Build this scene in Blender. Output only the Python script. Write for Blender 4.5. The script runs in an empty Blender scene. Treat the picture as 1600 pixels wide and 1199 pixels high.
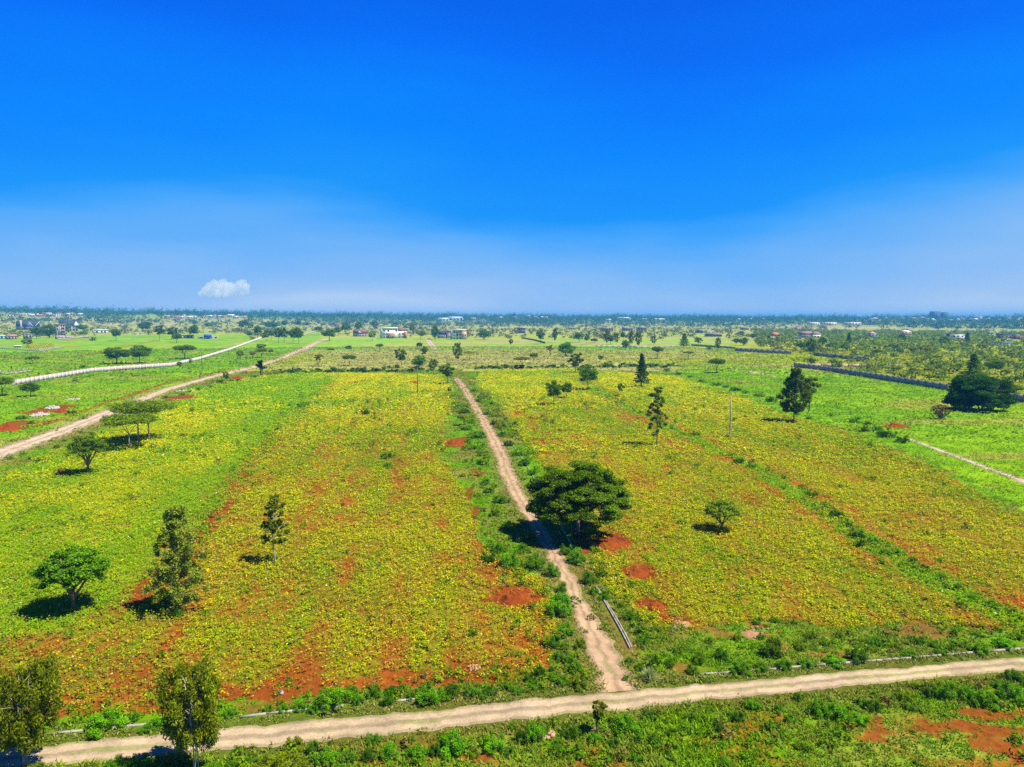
import bpy, math, random
import numpy as np
from mathutils import Vector, Matrix, Euler

# ------------------------------------------------------------------ camera
SC = bpy.context.scene
COL = SC.collection
F = 1100.0                      # focal length in photo pixels (photo 1600 x 1199)
CAM = np.array([0.0, 0.0, 25.0])
PITCH, ROLL = 5.32, 0.07
R_CAM = (Matrix.Rotation(math.radians(90 - PITCH), 3, 'X') @ Matrix.Rotation(math.radians(ROLL), 3, 'Z'))
camd = bpy.data.cameras.new('camera')
camd.sensor_width = 36.0
camd.lens = 36.0 * F / 1600.0
camd.clip_start = 0.5
camd.clip_end = 60000
camo = bpy.data.objects.new('camera', camd)
COL.objects.link(camo)
camo.matrix_world = Matrix.Translation(CAM.tolist()) @ R_CAM.to_4x4()
SC.camera = camo

# ------------------------------------------------------------------ render, exposure
SC.view_settings.view_transform = 'Standard'
SC.view_settings.look = 'None'
SC.view_settings.gamma = 1
SC.view_settings.exposure = 0.8
SC.render.engine = 'CYCLES'
SC.cycles.use_denoising = False
SC.cycles.max_bounces = 5
SC.cycles.diffuse_bounces = 2
SC.cycles.glossy_bounces = 1
SC.cycles.transmission_bounces = 3
SC.cycles.volume_bounces = 3
SC.cycles.transparent_max_bounces = 4
SC.cycles.use_adaptive_sampling = True
SC.cycles.adaptive_threshold = 0.01

# ------------------------------------------------------------------ sun and sky
SUN_EL = math.radians(60)
SUN_AZ = math.radians(-18)       # direction to the sun, counter-clockwise from +X
sd = Vector((math.cos(SUN_EL) * math.cos(SUN_AZ), math.cos(SUN_EL) * math.sin(SUN_AZ), math.sin(SUN_EL)))
sl = bpy.data.lights.new('sun', 'SUN')
sl.energy = 5.0
sl.angle = math.radians(0.53)
sl.color = (1.0, 0.93, 0.79)
so = bpy.data.objects.new('sun', sl)
COL.objects.link(so)
so.rotation_euler = sd.to_track_quat('Z', 'Y').to_euler()

W = bpy.data.worlds.new('World')
SC.world = W
W.use_nodes = True
nt = W.node_tree
nt.nodes.clear()
N = nt.nodes.new
L = nt.links.new
out = N('ShaderNodeOutputWorld')
bg = N('ShaderNodeBackground')
bg.inputs['Strength'].default_value = 0.1
sky = N('ShaderNodeTexSky')
sky.sky_type = 'NISHITA'
sky.sun_disc = False
sky.sun_elevation = SUN_EL
sky.sun_rotation = math.pi / 2 - SUN_AZ
sky.air_density = 1.0
sky.dust_density = 0.6
sky.ozone_density = 2.0
tc = N('ShaderNodeTexCoord')
sep = N('ShaderNodeSeparateXYZ')
L(tc.outputs['Generated'], sep.inputs[0])
# thin high haze with an uneven upper edge
mp = N('ShaderNodeMapping')
mp.inputs['Scale'].default_value = (1.0, 1.0, 5.0)
L(tc.outputs['Generated'], mp.inputs[0])
nz = N('ShaderNodeTexNoise')
nz.inputs['Scale'].default_value = 2.3
nz.inputs['Detail'].default_value = 6
nz.inputs['Roughness'].default_value = 0.45
L(mp.outputs[0], nz.inputs['Vector'])
ma = N('ShaderNodeMath'); ma.operation = 'MULTIPLY_ADD'
ma.inputs[1].default_value = 0.15
L(nz.outputs['Fac'], ma.inputs[0])
sub = N('ShaderNodeMath'); sub.operation = 'SUBTRACT'; sub.inputs[1].default_value = 0.075
# the veil's edge rises and falls along the horizon
cx = N('ShaderNodeMath'); cx.operation = 'MULTIPLY_ADD'; cx.inputs[1].default_value = 7.1; cx.inputs[2].default_value = 2.0
L(sep.outputs['X'], cx.inputs[0])
cc_ = N('ShaderNodeMath'); cc_.operation = 'COSINE'; L(cx.outputs[0], cc_.inputs[0])
cm = N('ShaderNodeMath'); cm.operation = 'MULTIPLY_ADD'; cm.inputs[1].default_value = -0.018
L(cc_.outputs[0], cm.inputs[0]); L(sep.outputs['Z'], cm.inputs[2])
L(cm.outputs[0], sub.inputs[0])
L(sub.outputs[0], ma.inputs[2])
ramp = N('ShaderNodeValToRGB')
L(ma.outputs[0], ramp.inputs[0])
def lin(r, g, b):
    f = lambda c: (c / 255 / 12.92) if c <= 10 else ((c / 255 + 0.055) / 1.055) ** 2.4
    return (f(r), f(g), f(b), 1)
stops = [(0.0, (188, 211, 240)), (0.022, (163, 197, 240)), (0.05, (138, 188, 243)), (0.085, (112, 179, 246)), (0.13, (66, 164, 250)), (0.165, (20, 148, 249)),
         (0.24, (0, 132, 252)), (0.33, (0, 110, 246)), (0.42, (0, 94, 230)), (0.58, (4, 66, 160)), (1.0, (10, 48, 105))]
el = ramp.color_ramp.elements
while len(el) < len(stops):
    el.new(0.5)
for e, (p, c) in zip(el, stops):
    e.position = p
    e.color = lin(*c)
sc_ = N('ShaderNodeMix'); sc_.data_type = 'RGBA'; sc_.blend_type = 'MULTIPLY'; sc_.inputs[0].default_value = 1.0
sc_.inputs[7].default_value = (5.9, 5.9, 5.9, 1)
L(ramp.outputs['Color'], sc_.inputs[6])
mx = N('ShaderNodeMix'); mx.data_type = 'RGBA'; mx.inputs[0].default_value = 0.99
L(sky.outputs[0], mx.inputs[6])
L(sc_.outputs[2], mx.inputs[7])
L(mx.outputs[2], bg.inputs['Color'])
L(bg.outputs[0], out.inputs[0])

# ------------------------------------------------------------------ geometry helpers
RC = np.array(R_CAM)

def smooth(a, b, x):
    t = np.clip((x - a) / (b - a), 0, 1)
    return t * t * (3 - 2 * t)

def hgt(x, y):
    """terrain height: flat plain, rising gently towards the wooded skyline"""
    x = np.asarray(x, float); y = np.asarray(y, float)
    r = np.hypot(x, y)
    az = np.degrees(np.arctan2(x, np.maximum(y, 1e-3)))
    top = np.interp(az, [-60, -36, -25, -12, 0, 15, 40, 80], [44, 43, 38, 31, 26, 23, 22, 22])
    s = np.interp(az, [-60, -36, -10, 60], [1300, 1350, 1500, 1600])
    e = np.interp(az, [-60, -36, -10, 60], [2700, 2700, 3100, 3500])
    top = top + 3.0 * (np.sin(az * .9) + np.sin(az * 2.3 + 1) + .6 * np.sin(az * 5.1 + 2)) * .5
    return smooth(s, e, r) * top * (y > 0)

def ray(px, py):
    d = RC @ np.array([(px - 800) / F, (599.5 - py) / F, -1.0])
    return d

def at(px, py):
    """where the line of sight through a photo pixel meets the terrain"""
    d = ray(px, py)
    if d[2] < -1e-4:
        t = -CAM[2] / d[2]
        p = CAM + d * t
        if math.hypot(p[0], p[1]) < 1250:
            return np.array([p[0], p[1], 0.0])
    t = 1000.0
    while t < 9000:
        p = CAM + d * t
        if p[2] <= hgt(p[0], p[1]):
            return np.array([p[0], p[1], float(hgt(p[0], p[1]))])
        t += 6
    p = CAM + d * 3300
    return np.array([p[0], p[1], float(hgt(p[0], p[1]))])

def mpp(p):
    """metres per photo pixel at the depth of p"""
    v = RC.T @ (np.asarray(p, float) - CAM)
    return -v[2] / F

def vn(x, y, seed=0):
    xi = np.floor(x).astype(np.int64); yi = np.floor(y).astype(np.int64)
    fx = x - xi; fy = y - yi
    fx = fx * fx * (3 - 2 * fx); fy = fy * fy * (3 - 2 * fy)
    def h(a, b):
        n = (a * 374761393 + b * 668265263 + seed * 1442695041) & 0xffffffff
        n = ((n ^ (n >> 13)) * 1274126177) & 0xffffffff
        n = (n ^ (n >> 16)) & 0xffffffff
        return n / 4294967295.0
    a = h(xi, yi); b = h(xi + 1, yi); c = h(xi, yi + 1); d = h(xi + 1, yi + 1)
    return (a * (1 - fx) + b * fx) * (1 - fy) + (c * (1 - fx) + d * fx) * fy

def fbm(x, y, seed=0, o=4):
    s = 0; a = 0.5; t = 0
    for i in range(o):
        s = s + a * vn(x * 2 ** i + 17.3 * i, y * 2 ** i - 9.1 * i, seed + i)
        t += a; a *= 0.55
    return s / t

def inpoly(x, y, poly):
    c = np.zeros(x.shape, bool)
    n = len(poly)
    for i in range(n):
        x0, y0 = poly[i]; x1, y1 = poly[(i + 1) % n]
        if y0 == y1:
            continue
        m = (y0 > y) != (y1 > y)
        c ^= m & (x < (x1 - x0) * (y - y0) / (y1 - y0) + x0)
    return c

def dline(x, y, pts):
    d = np.full(x.shape, 1e9)
    for (x0, y0), (x1, y1) in zip(pts[:-1], pts[1:]):
        dx, dy = x1 - x0, y1 - y0
        t = np.clip(((x - x0) * dx + (y - y0) * dy) / (dx * dx + dy * dy + 1e-9), 0, 1)
        d = np.minimum(d, np.hypot(x - x0 - t * dx, y - y0 - t * dy))
    return d

def G(pts):
    return [tuple(at(a, b)[:2]) for a, b in pts]

def mk(name, V, Fs, mats, col=None, parent=None, smooth_=False, midx=None):
    """one mesh object from numpy vertices and a list of (n,k) face arrays"""
    me = bpy.data.meshes.new(name)
    V = np.asarray(V, np.float32)
    Fs = [np.asarray(f, np.int32) for f in (Fs if isinstance(Fs, list) else [Fs]) if len(f)]
    me.vertices.add(len(V))
    me.vertices.foreach_set('co', V.ravel())
    nl = sum(f.size for f in Fs); nf = sum(len(f) for f in Fs)
    me.loops.add(nl)
    me.loops.foreach_set('vertex_index', np.concatenate([f.ravel() for f in Fs]))
    me.polygons.add(nf)
    tot = np.concatenate([np.full(len(f), f.shape[1], np.int32) for f in Fs])
    st = np.concatenate([[0], np.cumsum(tot)[:-1]]).astype(np.int32)
    me.polygons.foreach_set('loop_start', st)
    me.polygons.foreach_set('loop_total', tot)
    if midx is not None:
        me.polygons.foreach_set('material_index', np.asarray(midx, np.int32))
    if smooth_:
        me.polygons.foreach_set('use_smooth', np.ones(nf, bool))
    me.update(calc_edges=True)
    if col is not None:
        a = me.color_attributes.new('col', 'FLOAT_COLOR', 'POINT')
        c = np.ones((len(V), 4), np.float32)
        c[:, :3] = col
        a.data.foreach_set('color', c.ravel())
    for m in (mats if isinstance(mats, (list, tuple)) else [mats]):
        me.materials.append(m)
    o = bpy.data.objects.new(name, me)
    COL.objects.link(o)
    if parent is not None:
        o.parent = parent
    return o

class MB:
    """collects quads for one mesh"""
    def __init__(s): s.V = []; s.Q = []; s.n = 0
    def add(s, V, Q):
        V = np.asarray(V, float); Q = np.asarray(Q, int)
        s.V.append(V); s.Q.append(Q + s.n); s.n += len(V)
    def box(s, c, d, rz=0.0, taper=1.0):
        x, y, z = d[0] / 2, d[1] / 2, d[2] / 2
        v = np.array([[-x, -y, -z], [x, -y, -z], [x, y, -z], [-x, y, -z], [-x * taper, -y * taper, z], [x * taper, -y * taper, z], [x * taper, y * taper, z], [-x * taper, y * taper, z]])
        cs, sn = math.cos(rz), math.sin(rz)
        w = v.copy(); w[:, 0] = v[:, 0] * cs - v[:, 1] * sn; w[:, 1] = v[:, 0] * sn + v[:, 1] * cs
        s.add(w + np.asarray(c, float), [[3, 2, 1, 0], [4, 5, 6, 7], [0, 1, 5, 4], [1, 2, 6, 5], [2, 3, 7, 6], [3, 0, 4, 7]])
    def tube(s, P, R, k=6):
        P = np.asarray(P, float); n = len(P)
        R = np.asarray(R, float)
        T = np.gradient(P, axis=0); T /= np.linalg.norm(T, axis=1, keepdims=True) + 1e-9
        ref = np.array([0.31, 0.95, 0.05])
        A = np.cross(T, ref); A /= np.linalg.norm(A, axis=1, keepdims=True) + 1e-9
        B = np.cross(T, A)
        th = np.linspace(0, 2 * math.pi, k, endpoint=False)
        V = P[:, None] + R[:, None, None] * (np.cos(th)[None, :, None] * A[:, None] + np.sin(th)[None, :, None] * B[:, None])
        Q = []
        for i in range(n - 1):
            for j in range(k):
                Q.append([i * k + j, i * k + (j + 1) % k, (i + 1) * k + (j + 1) % k, (i + 1) * k + j])
        V = V.reshape(-1, 3)
        e = len(V)
        V = np.vstack([V, P[-1], P[0]])
        for j in range(0, k):
            Q.append([(n - 1) * k + j, (n - 1) * k + (j + 1) % k, e, e])
        Q = np.array(Q)
        s.add(V, Q[:(n - 1) * k])
        tri = Q[(n - 1) * k:]
        s.T = getattr(s, 'T', []); s.T.append(tri[:, :3] + s.n - len(V))
    def arr(s):
        V = np.vstack(s.V); Q = np.vstack(s.Q)
        T = getattr(s, 'T', None)
        return V, ([Q, np.vstack(T)] if T else [Q])
    def build(s, name, mat, parent=None, col=None, smooth_=False):
        V, Fs = s.arr()
        return mk(name, V, Fs, mat, col, parent, smooth_)

def thing(name, label, cat, loc=(0, 0, 0), rz=0.0, group=None):
    o = bpy.data.objects.new(name, None)
    o.empty_display_size = 0.5
    COL.objects.link(o)
    o.location = [float(v) for v in loc]; o.rotation_euler = (0, 0, rz)
    o['label'] = label; o['category'] = cat
    if group: o['group'] = group
    return o

def tag(o, label=None, cat=None, group=None, kind=None):
    if label: o['label'] = label
    if cat: o['category'] = cat
    if group: o['group'] = group
    if kind: o['kind'] = kind
    return o

# ------------------------------------------------------------------ materials
def newmat(name):
    m = bpy.data.materials.new(name)
    m.use_nodes = True
    m.node_tree.nodes.clear()
    return m, m.node_tree.nodes.new, m.node_tree.links.new

def leafmat(name, transl=0.3, gloss=0.006):
    m, N, L = newmat(name)
    o = N('ShaderNodeOutputMaterial')
    at_ = N('ShaderNodeAttribute'); at_.attribute_name = 'col'
    oi = N('ShaderNodeObjectInfo')
    mul = N('ShaderNodeMix'); mul.data_type = 'RGBA'; mul.blend_type = 'MULTIPLY'; mul.inputs[0].default_value = 1
    L(at_.outputs['Color'], mul.inputs[6]); L(oi.outputs['Color'], mul.inputs[7])
    df = N('ShaderNodeBsdfDiffuse'); tr = N('ShaderNodeBsdfTranslucent'); gl = N('ShaderNodeBsdfGlossy')
    gl.inputs['Roughness'].default_value = 0.45
    L(mul.outputs[2], df.inputs['Color']); L(mul.outputs[2], tr.inputs['Color'])
    m1 = N('ShaderNodeMixShader'); m1.inputs[0].default_value = transl
    L(df.outputs[0], m1.inputs[1]); L(tr.outputs[0], m1.inputs[2])
    m2 = N('ShaderNodeMixShader'); m2.inputs[0].default_value = gloss
    L(m1.outputs[0], m2.inputs[1]); L(gl.outputs[0], m2.inputs[2])
    L(m2.outputs[0], o.inputs[0])
    return m

def surf(name, color, rough=0.9, nscale=3.0, namt=0.25, bump=0.1, attr=False, scale2=None, bdist=0.1):
    """matt surface with procedural mottling and bump"""
    m, N, L = newmat(name)
    o = N('ShaderNodeOutputMaterial'); b = N('ShaderNodeBsdfPrincipled')
    b.inputs['Roughness'].default_value = rough
    b.inputs['Specular IOR Level'].default_value = 0.03
    ge = N('ShaderNodeNewGeometry')
    nz = N('ShaderNodeTexNoise'); nz.inputs['Scale'].default_value = nscale; nz.inputs['Detail'].default_value = 5
    nz.inputs['Roughness'].default_value = 0.65
    L(ge.outputs['Position'], nz.inputs['Vector'])
    mr = N('ShaderNodeMapRange'); mr.inputs[1].default_value = 0.3; mr.inputs[2].default_value = 0.7
    mr.inputs[3].default_value = 1 - namt; mr.inputs[4].default_value = 1 + namt
    L(nz.outputs['Fac'], mr.inputs[0])
    mul = N('ShaderNodeMix'); mul.data_type = 'RGBA'; mul.blend_type = 'MULTIPLY'; mul.inputs[0].default_value = 1
    if attr:
        a = N('ShaderNodeAttribute'); a.attribute_name = 'col'
        L(a.outputs['Color'], mul.inputs[6])
    else:
        mul.inputs[6].default_value = (*color, 1)
    L(mr.outputs[0], mul.inputs[7])
    last = mul.outputs[2]
    if scale2:
        n2 = N('ShaderNodeTexNoise'); n2.inputs['Scale'].default_value = scale2; n2.inputs['Detail'].default_value = 4
        L(ge.outputs['Position'], n2.inputs['Vector'])
        mr2 = N('ShaderNodeMapRange'); mr2.inputs[1].default_value = 0.3; mr2.inputs[2].default_value = 0.7
        mr2.inputs[3].default_value = 1 - namt * .7; mr2.inputs[4].default_value = 1 + namt * .7
        L(n2.outputs['Fac'], mr2.inputs[0])
        mu2 = N('ShaderNodeMix'); mu2.data_type = 'RGBA'; mu2.blend_type = 'MULTIPLY'; mu2.inputs[0].default_value = 1
        L(last, mu2.inputs[6]); L(mr2.outputs[0], mu2.inputs[7]); last = mu2.outputs[2]
    L(last, b.inputs['Base Color'])
    if bump:
        bp = N('ShaderNodeBump'); bp.inputs['Strength'].default_value = bump; bp.inputs['Distance'].default_value = bdist
        L(nz.outputs['Fac'], bp.inputs['Height']); L(bp.outputs[0], b.inputs['Normal'])
    L(b.outputs[0], o.inputs[0])
    return m

M_LEAF = leafmat('leaf', 0.42)
M_CROP = leafmat('crop_leaf', 0.32, 0.004)
M_BARK = surf('bark', (0.16, 0.12, 0.085), nscale=6, namt=0.4, bump=0.5)
M_PALEBARK = surf('pale_bark', (0.38, 0.33, 0.26), nscale=4, namt=0.35, bump=0.4)
M_GROUND = surf('ground_cover', None, nscale=1.6, namt=0.30, bump=0.9, attr=True, scale2=0.12, bdist=0.25)
M_DIRT = surf('dirt_road', None, nscale=7.0, namt=0.22, bump=0.35, attr=True, scale2=0.35, bdist=0.08)
M_SOIL = surf('red_soil', (0.22, 0.048, 0.009), nscale=2.5, namt=0.3, bump=0.8)
M_CONC = surf('concrete', (0.34, 0.32, 0.27), nscale=1.2, namt=0.2, bump=0.15)
M_PALECONC = surf('pale_concrete', (0.46, 0.39, 0.37), nscale=0.6, namt=0.15, bump=0.1)
M_GREYSTONE = surf('grey_stone_wall', (0.31, 0.285, 0.26), nscale=1.3, namt=0.35, bump=0.3)
M_CREAM = surf('cream_stone', (0.46, 0.37, 0.25), nscale=1.3, namt=0.2, bump=0.2)
M_WHITE = surf('white_paint', (0.84, 0.82, 0.77), nscale=0.5, namt=0.06, bump=0)
M_ROCK = surf('rubble_stone', (0.42, 0.37, 0.33), nscale=3, namt=0.35, bump=0.5)
M_POLE = surf('weathered_wood_pole', (0.17, 0.12, 0.085), nscale=5, namt=0.3, bump=0.2)
M_METAL = surf('dull_metal', (0.3, 0.31, 0.32), nscale=5, namt=0.1, bump=0, rough=0.5)
def glassmat():
    m, N, L = newmat('dark_window_glass')
    o = N('ShaderNodeOutputMaterial'); b = N('ShaderNodeBsdfPrincipled')
    b.inputs['Base Color'].default_value = (0.02, 0.03, 0.045, 1); b.inputs['Roughness'].default_value = 0.3; b.inputs['Specular IOR Level'].default_value = 0.2
    L(b.outputs[0], o.inputs[0]); return m
M_GLASS = glassmat()
_pm = {}
def paint(c, rough=0.8):
    k = tuple(round(v, 3) for v in c)
    if k not in _pm:
        _pm[k] = surf('painted_%d' % len(_pm), c, rough=rough, nscale=0.7, namt=0.12, bump=0.05)
    return _pm[k]
# ------------------------------------------------------------------ layout lines (roads, path, channel, field edges)
NEAR_T = [(-500, 1222), (0, 1171), (283, 1145), (400, 1133), (625, 1114), (850, 1093), (1000, 1078), (1150, 1066), (1375, 1046), (1600, 1028), (2100, 990)]
NEAR_B = [(-500, 1255), (0, 1203), (283, 1182), (400, 1168), (625, 1145), (850, 1122), (1000, 1106), (1150, 1091), (1375, 1068), (1600, 1047), (2100, 1006)]
PATH_L = [(706, 590), (721, 610), (745, 650), (767, 700), (787, 760), (815, 802), (850, 860), (886, 930), (908, 1000), (932, 1055), (930, 1090)]
PATH_R = [(718, 590), (733, 610), (759, 650), (790, 700), (814, 760), (839, 802), (876, 860), (914, 930), (953, 1000), (988, 1055), (1012, 1082)]
LEFT_T = [(-300, 800), (0, 700), (100, 666), (175, 637), (262, 606), (328, 588), (400, 571), (430, 562), (480, 540), (500, 531.5), (510, 529)]
LEFT_B = [(-300, 840), (0, 719), (100, 681), (175, 650), (262, 611.5), (328, 592), (400, 575), (430, 566), (480, 547), (500, 534.5), (514, 531)]
FAR_L = [(664, 530.5), (668, 537), (677, 547)]
FAR_R = [(672, 530.5), (677, 537), (685, 547)]
RT_L = [(1420, 684), (1500, 713), (1600, 748), (1800, 820)]
RT_R = [(1420, 688), (1500, 718.5), (1600, 757), (1800, 833)]
RT2_L = [(1140, 573.5), (1180, 580), (1215, 587)]
RT2_R = [(1138, 575), (1176, 584), (1210, 590)]
def mid(a, b):
    A = G(a); B = G(b)
    return [((p[0] + q[0]) / 2, (p[1] + q[1]) / 2) for p, q in zip(A, B)]
C_NEAR = mid(NEAR_T, NEAR_B); C_PATH = mid(PATH_L, PATH_R); C_LEFT = mid(LEFT_T, LEFT_B)
C_FAR = mid(FAR_L, FAR_R); C_RT = mid(RT_L, RT_R)
CHAN = G([(895, 588), (930, 608), (965, 630), (1010, 650), (1060, 675), (1150, 715), (1240, 770), (1310, 815), (1380, 860), (1450, 900), (1520, 935), (1640, 990)])
RBORD = G([(1055, 587), (1150, 618), (1230, 645), (1310, 668), (1400, 700), (1460, 725), (1600, 800), (1800, 900)])
LDIV = G([(525, 588), (480, 622), (420, 675), (350, 765), (312, 815), (270, 890), (235, 950)])
HEDGE1 = G([(430, 584), (520, 580), (620, 579), (700, 578)])
HEDGE2 = G([(735, 576), (850, 574), (960, 573), (1060, 572)])
P_LF = G([(-300, 840), (0, 742), (60, 718), (120, 690), (190, 665), (262, 632), (300, 612), (345, 600), (400, 588), (470, 583), (600, 583), (690, 586),
          (702, 606), (705, 640), (690, 680), (700, 730), (735, 790), (752, 850), (800, 890), (858, 905), (872, 950), (868, 1010), (852, 1050), (820, 1066),
          (640, 1073), (500, 1087), (400, 1098), (250, 1112), (130, 1120), (0, 1135), (-300, 1160)])
P_LG = G([(-300, 820), (0, 735), (345, 600), (470, 583), (525, 588), (480, 622), (420, 675), (350, 765), (312, 815), (270, 880), (100, 980), (-300, 1080)])
P_RF = G([(745, 594), (785, 640), (815, 690), (850, 740), (900, 800), (925, 850), (935, 905), (985, 955), (1040, 985), (1200, 970), (1330, 980), (1450, 975), (1600, 985), (2200, 960),
          (2200, 1000), (2300, 1000), (1800, 915), (1600, 808), (1460, 730), (1400, 705), (1310, 672), (1230, 648), (1150, 620), (1055, 588), (900, 577), (760, 578)])
P_RG = G([(1065, 570), (1241, 575), (1414, 600), (1480, 612), (1583, 628), (1700, 650), (2200, 760), (2200, 1000), (1800, 890), (1600, 795), (1460, 722), (1400, 700), (1310, 668), (1230, 645), (1150, 618), (1055, 587)])
P_TH = G([(1120, 541), (1240, 552), (1330, 562), (1241, 569), (1414, 599), (1480, 609), (1583, 627), (1800, 660), (2300, 700), (2300, 520), (1800, 515), (1500, 523), (1240, 530)])
P_LM = G([(-500, 700), (0, 614), (140, 584), (405, 531), (500, 520), (500, 532), (430, 561), (328, 588), (175, 637), (0, 698), (-500, 880)])
P_LM2 = G([(-500, 690), (0, 610), (140, 582), (405, 529), (380, 523), (200, 524), (0, 530), (-500, 545)])
P_FB = G([(-600, 1270), (0, 1205), (625, 1148), (1150, 1094), (1600, 1050), (2300, 1000), (2600, 1300), (1000, 2200), (-600, 2200)])

RED_SPOTS = [(600, 1192, 90, 6), (720, 1184, 80, 6), (810, 1173, 60, 5), (805, 933, 46, 15), (952, 848, 34, 14), (995, 893, 20, 12), (1025, 946, 20, 11), (712, 690, 24, 8), (648, 597, 7, 3), (10, 665, 26, 8), (75, 640, 30, 7),
             (830, 655, 8, 3), (842, 690, 8, 3), (857, 710, 9, 4), (803, 647, 6, 4), (560, 597, 7, 3), (280, 622, 22, 5), (372, 588, 13, 2.5), (150, 660, 12, 5),
             (1190, 985, 22, 10), (1060, 965, 22, 10), (745, 740, 8, 10), (735, 770, 7, 12), (742, 800, 6, 14), (905, 838, 12, 30), (1500, 1135, 110, 12),
             (1400, 1150, 80, 12), (1570, 1170, 60, 20), (1560, 1110, 90, 9), (1340, 1130, 45, 8), (1100, 1195, 50, 6)]
RS = []
for a, b, c, d in RED_SPOTS:
    p = at(a, b); m = mpp(p)
    q0 = at(a, b - d); q1 = at(a, b + d)
    RS.append((p[0], p[1], c * m, math.hypot(q0[0] - q1[0], q0[1] - q1[1]) / 2))

pd = np.array(C_PATH[-2]) - np.array(C_PATH[0]); pd /= np.linalg.norm(pd)
def uv(x, y):
    return x * pd[0] + y * pd[1], -x * pd[1] + y * pd[0]

def c3(*c): return np.array(c, float)
GREEN = c3(0.115, 0.265, 0.0015); BRIGHT = c3(0.175, 0.345, 0.002); DARKG = c3(0.045, 0.115, 0.003)
OLIVE = c3(0.26, 0.27, 0.035); YGREEN = c3(0.25, 0.33, 0.005); STRAW = c3(0.42, 0.35, 0.11); YEL = c3(0.64, 0.575, 0.002)
ORA = c3(0.58, 0.30, 0.02); RED = c3(0.225, 0.047, 0.007); BRN = c3(0.24, 0.10, 0.012)

def mixc(A, B, t):
    return A + (B - A) * t[:, None]

def zones(x, y):
    """masks of what grows where"""
    j1 = (fbm(x / 3.0, y / 3.0, 5) - .5); j2 = (fbm(x / 3.0, y / 3.0, 9) - .5)
    r = np.hypot(x, y)
    s = np.clip(r / 60, 1, 6) * 2.2
    xj = x + j1 * s; yj = y + j2 * s
    z = {}
    for k, P in dict(LF=P_LF, LG=P_LG, RF=P_RF, RG=P_RG, TH=P_TH, LM=P_LM, LM2=P_LM2, FB=P_FB).items():
        z[k] = inpoly(xj, yj, P)
    z['dn'] = dline(x, y, C_NEAR); z['dp'] = dline(x, y, C_PATH); z['dl'] = dline(x, y, C_LEFT)
    z['dc'] = dline(xj, yj, CHAN); z['dd'] = dline(xj, yj, LDIV); z['db'] = dline(xj, yj, RBORD)
    z['dh'] = np.minimum(dline(xj, yj, HEDGE1), dline(xj, yj, HEDGE2)); z['dr'] = dline(x, y, C_RT)
    sp = np.zeros(x.shape)
    for a, b, c, d in RS:
        e = ((xj - a) / c) ** 2 + ((yj - b) / d) ** 2
        sp = np.maximum(sp, smooth(1.25, 0.6, e))
    z['sp'] = sp * np.where(y < 60, smooth(.34, .56, fbm(x / 2.0, y / 1.4, 119)), 1)
    z['r'] = r
    return z

def crop_mix(x, y, z):
    """share of yellow leaves, share of bare soil in the crop"""
    u, v = uv(x, y)
    n1 = fbm(u / 26, v / 11, 21); n2 = fbm(u / 7, v / 3.4, 31); n3 = fbm(u / 60, v / 30, 41)
    yel = 0.62 + 1.9 * (n1 - .5) + 1.3 * (n2 - .5) + 1.0 * (n3 - .5)
    yel = yel - 0.34 * z['LG'] + 0.16 * (z['LF'] & ~z['LG']) - .35 * smooth(170, 260, z['r']) * z['LG']
    m1 = fbm(u / 34 + 50, v / 2.2 + 9, 51); m2 = fbm(u / 4, v / 2, 61)
    soil = 0.16 + .75 * (m1 - .52) + 1.0 * (m2 - .5)
    soil = soil - 0.26 * z['LG'] + .03 * smooth(150, 70, z['r']) - 0.10 * smooth(120, 220, z['r']) + .04 * (z['LF'] & ~z['LG']) * smooth(220, 120, z['r'])
    # bare strips along the lower field edges
    soil = soil + (0.10 + 1.3 * (m1 - .42)) * smooth(15, 6, z['dn']) + .75 * smooth(7.0, 4.6, z['dn'] + 2.5 * (m2 - .5)) * z['LF'] * smooth(.30, .50, fbm(x / 9, y / 9, 131)) + 1.2 * z['sp']
    yel = yel - 0.6 * smooth(3.2, 1.0, z['dc']) - 0.5 * smooth(2.5, 1.0, z['dd'] - 1.5)
    d = np.abs(z['dc'] - 2.8); soil = soil + 0.25 * smooth(1.6, .4, d)
    soil = soil + 0.6 * smooth(1.1, .3, np.abs(z['dd'] - 1.2)) * (z['r'] < 120) * (vn(x / 5, y / 5, 3) > .35)
    return np.clip(yel, 0, 1), np.clip(soil, 0, 1)

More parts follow.
